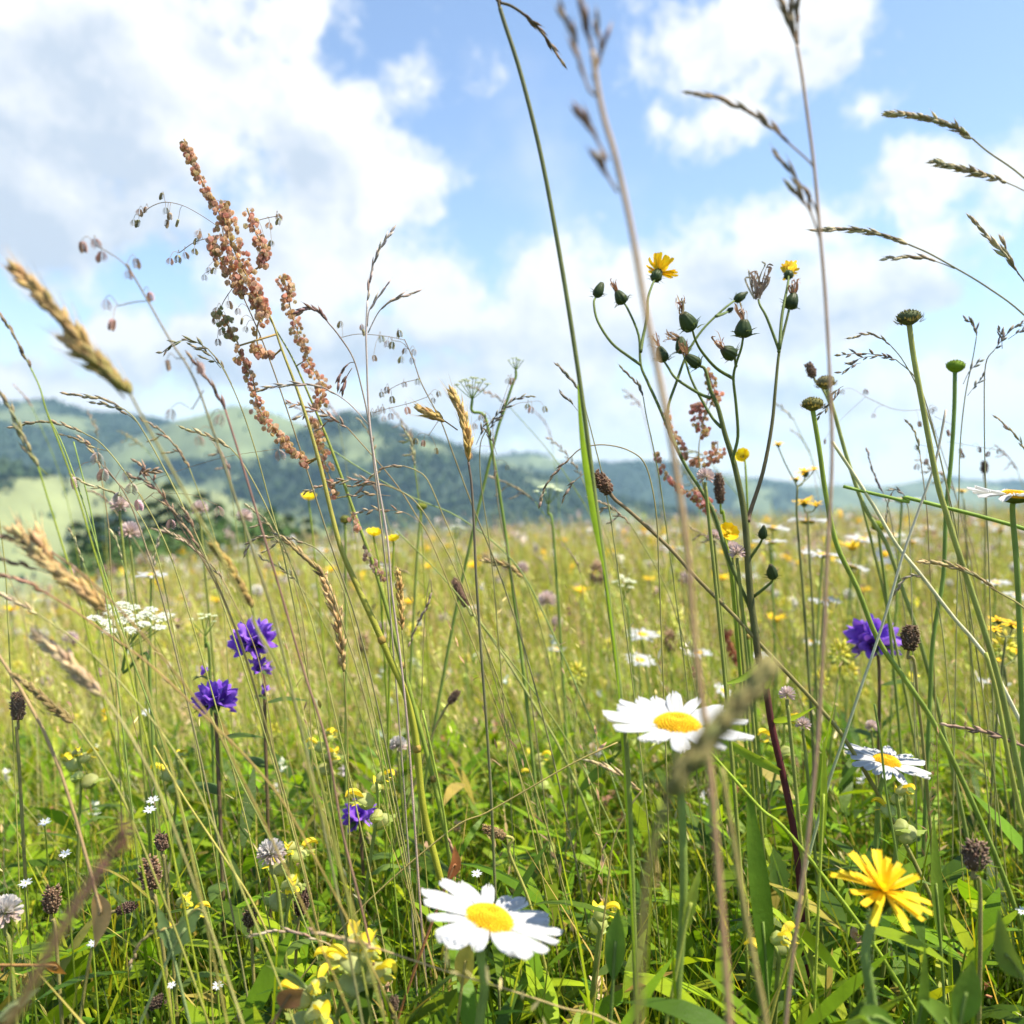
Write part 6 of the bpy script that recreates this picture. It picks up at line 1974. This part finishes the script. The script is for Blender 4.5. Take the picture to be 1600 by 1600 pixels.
L_ = 'thin nodding grass stalk gone to seed, one of many crossing the meadow skyline'
for k in range(46):
    tx, ty = (R.uniform(-60, 860) if k < 30 else R.uniform(860, 1640)), R.uniform(600, 900)
    d_ = R.uniform(0.5, 1.05)
    ln = R.uniform(50, 105) * 0.6 / d_
    a = R.uniform(0.2, 1.1)
    hd, x_, y_ = [], tx, ty
    for q in range(4):
        hd.append((x_, y_))
        x_ += ln / 3 * math.cos(a)
        y_ += ln / 3 * math.sin(a)
        a = min(1.45, a + R.uniform(0.05, 0.3))
    st_ = []
    for q in range(3):
        x_ += 70 * math.cos(a)
        y_ += 70 * math.sin(a)
        a = min(1.52, a + 0.10)
        st_.append((x_, y_))
    hc = jit(R.choice([(0.44, 0.33, 0.19), (0.34, 0.24, 0.16), (0.40, 0.36, 0.18), (0.42, 0.27, 0.20)]), 0.15)
    sides = []
    if k % 2:
        for q in (1, 2):
            hx, hy = hd[q]
            sides.append([(hx - ln * 0.16, hy + ln * R.uniform(0.06, 0.22)), (hx + ln * 0.05, hy + ln * 0.06), hd[min(3, q + 1)]])
    grass(L_, d_, hd, st_, 'loose' if k % 3 == 0 else 'slim', hc, mixc3(hc, (0.70, 0.58, 0.40), 0.45), R.choice([G_STEM, (0.34, 0.34, 0.12), (0.36, 0.26, 0.14)]), None, 0.0004, 0.0014, None, sides, L=0.0062, group='nodding grasses crossing the skyline')

# plain stems without heads that cross the picture
STEMS = [
    ('bleached white straw leaning right among the daisies', 0.50, [(1300, 690), (1330, 735), (1365, 790), (1400, 850), (1440, 900), (1490, 965), (1522, 1002), (1560, 1060)], 0.0013, (0.60, 0.58, 0.32), (0.80, 0.74, 0.56)),
    ('pale green stem slanting the other way across the bleached straw', 0.46, [(1478, 640), (1462, 720), (1440, 785), (1410, 870), (1390, 940), (1366, 1015), (1345, 1075), (1320, 1150), (1290, 1240)], 0.0009, (0.66, 0.58, 0.46), (0.30, 0.42, 0.10)),
    ('long green blade tip pointing left above the pale daisy', 0.50, [(1318, 760), (1350, 768), (1385, 776), (1420, 784), (1435, 782)], 0.0014, (0.24, 0.36, 0.06), (0.24, 0.34, 0.06)),
    ('thin green stem right of the maroon hawksbeard foot', 0.42, [(1366, 1100), (1376, 1160), (1385, 1240), (1400, 1330), (1410, 1420)], 0.0007, (0.22, 0.30, 0.06), (0.20, 0.28, 0.05)),
    ('olive stem rising at the right edge of the meadow', 0.40, [(1540, 1020), (1556, 1080), (1575, 1180), (1592, 1260), (1610, 1330)], 0.0013, (0.36, 0.38, 0.08), (0.34, 0.34, 0.06)),
    ('blurred tan stem left of the tall stalk at lower right', 0.24, [(1128, 1200), (1142, 1290), (1160, 1400), (1182, 1520), (1200, 1620)], 0.0009, (0.44, 0.36, 0.12), (0.40, 0.30, 0.12)),
    ('yellow stem leaning right at the lower right of the maroon foot', 0.38, [(1262, 1390), (1245, 1450), (1225, 1520), (1205, 1590)], 0.0008, (0.40, 0.36, 0.06), (0.42, 0.36, 0.08)),
    ('thin green stem right of the thick sorrel foot', 0.44, [(660, 1110), (690, 1250), (707, 1370), (722, 1480)], 0.0009, (0.26, 0.34, 0.05), (0.28, 0.34, 0.05)),
    ('long fine stem slanting over the dark hill from the sorrel', 0.60, [(500, 690), (560, 730), (640, 775), (720, 810), (800, 875), (850, 960)], 0.0006, (0.28, 0.36, 0.14), (0.28, 0.36, 0.10)),
    ('fine green stem crossing the middle meadow toward the lower right', 0.58, [(620, 830), (690, 900), (760, 985), (830, 1075), (900, 1180)], 0.0006, (0.30, 0.36, 0.10), (0.36, 0.38, 0.10)),
    ('loose fine stem from the left hill to the lower left', 0.50, [(75, 650), (100, 700), (135, 800), (165, 900), (200, 1010), (260, 1180)], 0.0006, (0.28, 0.36, 0.10), (0.26, 0.34, 0.06)),
    ('fine upright green stem over the pale slope', 0.52, [(115, 690), (140, 790), (160, 900), (175, 1000)], 0.0006, (0.28, 0.38, 0.10), (0.26, 0.34, 0.06)),
    ('straw coloured stem slanting under the half hidden daisy', 0.40, [(1100, 1165), (1145, 1215), (1190, 1265), (1238, 1308)], 0.0010, (0.30, 0.40, 0.04), (0.34, 0.44, 0.05)),
    ('yellow straw slanting in the lower left grass', 0.40, [(240, 1165), (290, 1250), (350, 1340), (400, 1420), (450, 1540)], 0.0007, (0.46, 0.40, 0.10), (0.38, 0.34, 0.08)),
    ('thin straw rising left in the lower grass', 0.42, [(330, 1120), (380, 1230), (430, 1330), (490, 1480), (520, 1600)], 0.0006, (0.32, 0.36, 0.10), (0.30, 0.32, 0.08)),
    ('thin straight green stem left of the lowest daisy', 0.40, [(590, 1140), (610, 1300), (620, 1420), (640, 1600)], 0.0005, (0.26, 0.34, 0.05), (0.26, 0.34, 0.05)),
    ('slanting straw across the middle of the undergrowth', 0.44, [(965, 1160), (900, 1190), (830, 1230), (760, 1270), (700, 1300)], 0.0005, (0.46, 0.36, 0.12), (0.42, 0.34, 0.10)),
]
for (lab, d, pts, r, c0, c1) in STEMS:
    path = to_ground(pix(pts, d))
    t = thing('meadow_straw', lab, 'grass', path[-1])
    sp = cat(path, 5)
    stem_part(t, sp[::-1], r, r * 0.7, c1, c0, 6)

# broad upright blades and leaves at lower right and lower left
LEAVES = [
    ('broad upright green blade behind the tall brown stalks', 0.40, [(1200, 1560), (1192, 1440), (1178, 1320), (1168, 1215)], 0.0095, (0.10, 0.21, 0.02)),
    ('narrow bright yellow green blade at the right of the tall thin stalk', 0.40, [(1282, 1340), (1287, 1240), (1287, 1145)], 0.0032, (0.40, 0.50, 0.04)),
    ('pointed green leaf standing right of the daisy in the undergrowth', 0.36, [(958, 1530), (962, 1470), (966, 1420)], 0.0085, (0.09, 0.19, 0.03)),
    ('large smooth leaf standing in the lower right corner', 0.31, [(1500, 1600), (1510, 1550), (1520, 1500)], 0.0100, (0.12, 0.22, 0.03)),
    ('pointed leaf at the lower right beside the hawkbit stem', 0.32, [(1430, 1620), (1440, 1570), (1445, 1470)], 0.0060, (0.09, 0.18, 0.02)),
    ('pointed leaf slanting right of the hawkbit stem', 0.32, [(1500, 1640), (1475, 1590), (1425, 1550)], 0.0080, (0.13, 0.24, 0.03)),
    ('rounded leaf at the foot of the hawkbit', 0.30, [(1400, 1605), (1360, 1590), (1325, 1595)], 0.0080, (0.14, 0.26, 0.03)),
    ('long green blade leaning right of the blurred grey tuft', 0.40, [(1470, 1480), (1462, 1380), (1458, 1270)], 0.0062, (0.16, 0.26, 0.03)),
    ('pale serrated leaf left of the yellow rattle in the lower left', 0.37, [(262, 1500), (290, 1450), (318, 1412)], 0.0095, (0.20, 0.29, 0.12)),
    ('pale narrow leaf beside the serrated one at lower left', 0.37, [(270, 1490), (258, 1450), (246, 1415)], 0.0060, (0.20, 0.29, 0.12)),
    ('grey green leaf in the lower left corner', 0.27, [(-5, 1595), (30, 1570), (62, 1545)], 0.0042, (0.26, 0.34, 0.16)),
    ('yellowing leaf behind the lowest daisy stem', 0.38, [(722, 1540), (728, 1500), (735, 1468)], 0.0090, (0.52, 0.42, 0.10)),
    ('rusty red leaf beside the thick sorrel foot', 0.40, [(700, 1375), (712, 1350), (710, 1320)], 0.0050, (0.50, 0.15, 0.07)),
    ('serrated yellow green leaf on the half hidden daisy stem', 0.34, [(1068, 1460), (1080, 1410), (1095, 1352)], 0.0050, (0.36, 0.42, 0.06)),
    ('brown dead leaf at the bottom left edge beside the rattle', 0.33, [(440, 1575), (455, 1555), (475, 1545)], 0.0100, (0.26, 0.12, 0.07)),
    ('rust coloured dead leaf low beside the maroon stalk', 0.38, [(70, 1508), (85, 1515), (104, 1522)], 0.0070, (0.36, 0.14, 0.05)),
    ('tan curled dead leaf below the lower left plantain', 0.36, [(150, 1395), (155, 1430), (148, 1480)], 0.0100, (0.46, 0.28, 0.16)),
    ('lance shaped leaf lying across the lower left of the rattle', 0.36, [(480, 1545), (450, 1520), (415, 1508)], 0.0050, (0.22, 0.32, 0.12)),
    ('broad blurred leaf near the right lower edge', 0.30, [(1600, 1530), (1570, 1490), (1560, 1420)], 0.0070, (0.13, 0.20, 0.04)),
    ('toothed pale leaf behind the broad upright blade', 0.46, [(1222, 1400), (1215, 1360), (1208, 1322)], 0.0120, (0.22, 0.32, 0.07)),
]
for (lab, d, pts, w_, c_) in LEAVES:
    q = pix(pts, d)
    base = to_ground([q[1], q[0]])[::-1]
    t = thing('leafy_shoot', lab, 'leaf', base[0])
    mb = MB()
    leaf_blade(mb, q, w_, c_, side=V((1, R.uniform(-0.4, 0.4), R.uniform(-0.1, 0.1))), fold=0.25, ct=mixc3(c_, (0.4, 0.4, 0.08), 0.15), teeth=1 if 'serrated' in lab or 'toothed' in lab else 0)
    mb.build('blade', 'leaf', t)
    mb = MB()
    mb.tube(cat(base, 4), 0.0007, mixc3(c_, (0.3, 0.3, 0.1), 0.3), 5)
    mb.build('stalk', 'stem', t)

# ---- copies over the meadow: flowers and heads that nothing tells apart
def daisy_proto(name, lab, g, h, S, yellow=False):
    t = thing(name, lab, 'flower', V((0, 0, 0)), g)
    mb = MB()
    mb.tube(cat([V((0, 0, 0)), V((0.01, 0, h * 0.5)), V((0, 0, h - 0.002))], 3), 0.0011, (0.17, 0.24, 0.05), 4)
    mb.build('stem', 'stem', t)
    m = MB()
    c = V((0, 0, h))
    m.lathe(c, V((0.1, 0.1, 1)), [(-S * 0.15, S * 0.15), (0, S * 0.33), (S * 0.1, S * 0.26), (S * 0.14, 0)], 8, [(0.14, 0.2, 0.05), (0.85, 0.46, 0.01), (0.85, 0.48, 0.01), (0.85, 0.48, 0.01)])
    for k in range(15):
        a = 6.283 * k / 15
        o = V((math.cos(a), math.sin(a), R.uniform(-0.15, 0.25) + (0.3 if yellow else 0)))
        m.ribbon([c + o * S * 0.25, c + o * S * 0.7, c + o * S], [S * 0.16, S * 0.28, S * 0.14], V((-o.y, o.x, 0)), (0.92, 0.60, 0.012) if yellow else (0.62, 0.63, 0.66), 0.05)
    m.build('flower_head', 'petal', t)
    return t


def puff_proto(name, lab, cat_, g, h, S, col, base, n=34, long=1.0):
    t = thing(name, lab, cat_, V((0, 0, 0)), g)
    mb = MB()
    mb.tube(cat([V((0, 0, 0)), V((0.012, 0, h * 0.5)), V((0, 0, h - S))], 3), 0.0009, (0.20, 0.24, 0.06), 4)
    mb.build('stem', 'stem', t)
    m = MB()
    for k in range(n):
        z = 1 - 1.8 * (k + 0.5) / n
        q = math.sqrt(max(0, 1 - z * z))
        a = k * 2.39996
        o = V((q * math.cos(a), q * math.sin(a), z * long))
        m.spindle(V((0, 0, h)) + o * S * 0.35, V((0, 0, h)) + o * S, S * 0.16, jit(col if z > -0.2 else base, 0.2), 3)
    m.build('flower_head', 'seed', t)
    return t


def tuft_proto(name, lab, g, h, S):
    t = thing(name, lab, 'flower', V((0, 0, 0)), g)
    mb = MB()
    mb.tube([V((0, 0, 0)), V((0.006, 0, h * 0.5)), V((0, 0, h - S * 0.6))], 0.0010, (0.2, 0.26, 0.06), 4)
    mb.build('stem', 'stem', t)
    m = MB()
    for k in range(40):
        q = math.sqrt((k + 0.5) / 40)
        a = k * 2.39996
        p = V((math.cos(a) * S * q, math.sin(a) * S * q, h + S * 0.25 * (1 - q * q) + R.uniform(-0.002, 0.002)))
        m.ribbon([V((0, 0, h - S * 0.6)), V((0, 0, h - S * 0.6)).lerp(p, 0.97)], [0.0004, 0.0004], rv(), (0.2, 0.28, 0.06))
        m.spindle(p, p + V((0, 0, 0.0025)), 0.0026, (0.64, 0.65, 0.58), 4)
    m.build('flower_head', 'petal', t)
    return t


def scatter(proto, n, d0, d1, power, lab, xr=(-0.60, 0.60), srange=(0.8, 1.2), keep=None):
    x, d = sample_pos(n * 3, d0, d1, power, wide=0.66, pad=0.1)
    k = 0
    for i in range(n * 3):
        if k >= n:
            break
        X, Y = float(x[i]), float(d[i])
        if not (xr[0] <= X / Y <= xr[1]) or (keep and not keep(X, Y)):
            continue
        s = R.uniform(*srange)
        loc, rz = V((X, Y, gz(X, Y))), R.random() * 6.283
        if k == 0:
            proto.location, proto.rotation_euler, proto.scale = loc, (0, 0, rz), (s, s, s)
        else:
            dup(proto, loc, rz, s)
        k += 1


L_ = 'small white daisy scattered in the sunlit meadow far behind the front flowers'
dp = daisy_proto('daisy', L_, 'far white daisies over the meadow', 0.39, 0.022)
scatter(dp, 120, 1.3, 14, 1.2, L_, (-0.25, 0.62), (0.85, 1.12))
for k in range(34):
    Y = R.uniform(1.3, 5.0)
    X = Y * R.uniform(0.12, 0.58)
    dup(dp, V((X, Y, gz(X, Y))), R.random() * 6.28, R.uniform(0.9, 1.15))
L_ = 'small yellow bloom scattered in the sunlit meadow far behind the front flowers'
scatter(daisy_proto('hawkbit', L_, 'far yellow blooms over the meadow', 0.38, 0.0165, True), 190, 1.1, 16, 1.15, L_, srange=(0.85, 1.12))
L_ = 'small lemon yellow rattle like bloom low in the middle grass'
scatter(puff_proto('yellow_bloom', L_, 'flower', 'lemon yellow blooms low in the middle grass', 0.29, 0.010, (0.80, 0.72, 0.10), (0.50, 0.52, 0.12), 26, 1.5), 150, 0.7, 5, 0.8, L_)
L_ = 'pale pink clover head scattered over the far meadow'
scatter(puff_proto('clover', L_, 'flower', 'far pink clovers over the meadow', 0.36, 0.013, (0.62, 0.46, 0.46), (0.50, 0.34, 0.32)), 140, 1.2, 16, 1.1, L_, srange=(0.8, 1.1))
L_ = 'whitish fluffy head scattered over the far meadow'
scatter(puff_proto('clover', L_, 'flower', 'far whitish fluffy heads over the meadow', 0.36, 0.012, (0.78, 0.75, 0.68), (0.6, 0.52, 0.44)), 120, 1.2, 16, 1.1, L_, srange=(0.8, 1.1))
L_ = 'small white umbel scattered over the far meadow'
scatter(tuft_proto('umbel_flower', L_, 'far white umbels over the meadow', 0.38, 0.026), 70, 1.6, 18, 1.1, L_)
L_ = 'dry brown seed head standing in the middle meadow'
scatter(puff_proto('seed_head', L_, 'seed head', 'dry brown heads over the middle meadow', 0.34, 0.009, (0.42, 0.28, 0.18), (0.3, 0.2, 0.12), 40, 1.9), 70, 0.9, 9, 0.9, L_)

# ------------------------------------------------------------------ the air between here and the hills
def haze():
    m = bpy.data.materials.new('haze')
    m.use_nodes = True
    t = m.node_tree
    t.nodes.clear()
    pv = t.nodes.new('ShaderNodeVolumePrincipled')
    pv.inputs['Color'].default_value = (0.46, 0.76, 1.0, 1)
    pv.inputs['Density'].default_value = 2.0e-4
    pv.inputs['Anisotropy'].default_value = 0.3
    o = t.nodes.new('ShaderNodeOutputMaterial')
    t.links.new(pv.outputs[0], o.inputs['Volume'])
    mb = MB()
    x0, x1, y0, y1, z0, z1 = -4350, 4350, -4350, 4350, -320.0, 250.0
    for z in (z0, z1):
        for (x, y) in ((x0, y0), (x1, y0), (x1, y1), (x0, y1)):
            mb.add(V((x, y, z)), (1, 1, 1))
    mb.f = [(3, 2, 1, 0), (4, 5, 6, 7), (0, 1, 5, 4), (1, 2, 6, 5), (2, 3, 7, 6), (3, 0, 4, 7)]
    ob = mb.build('haze', m, None, False)
    ob['kind'] = 'stuff'


haze()
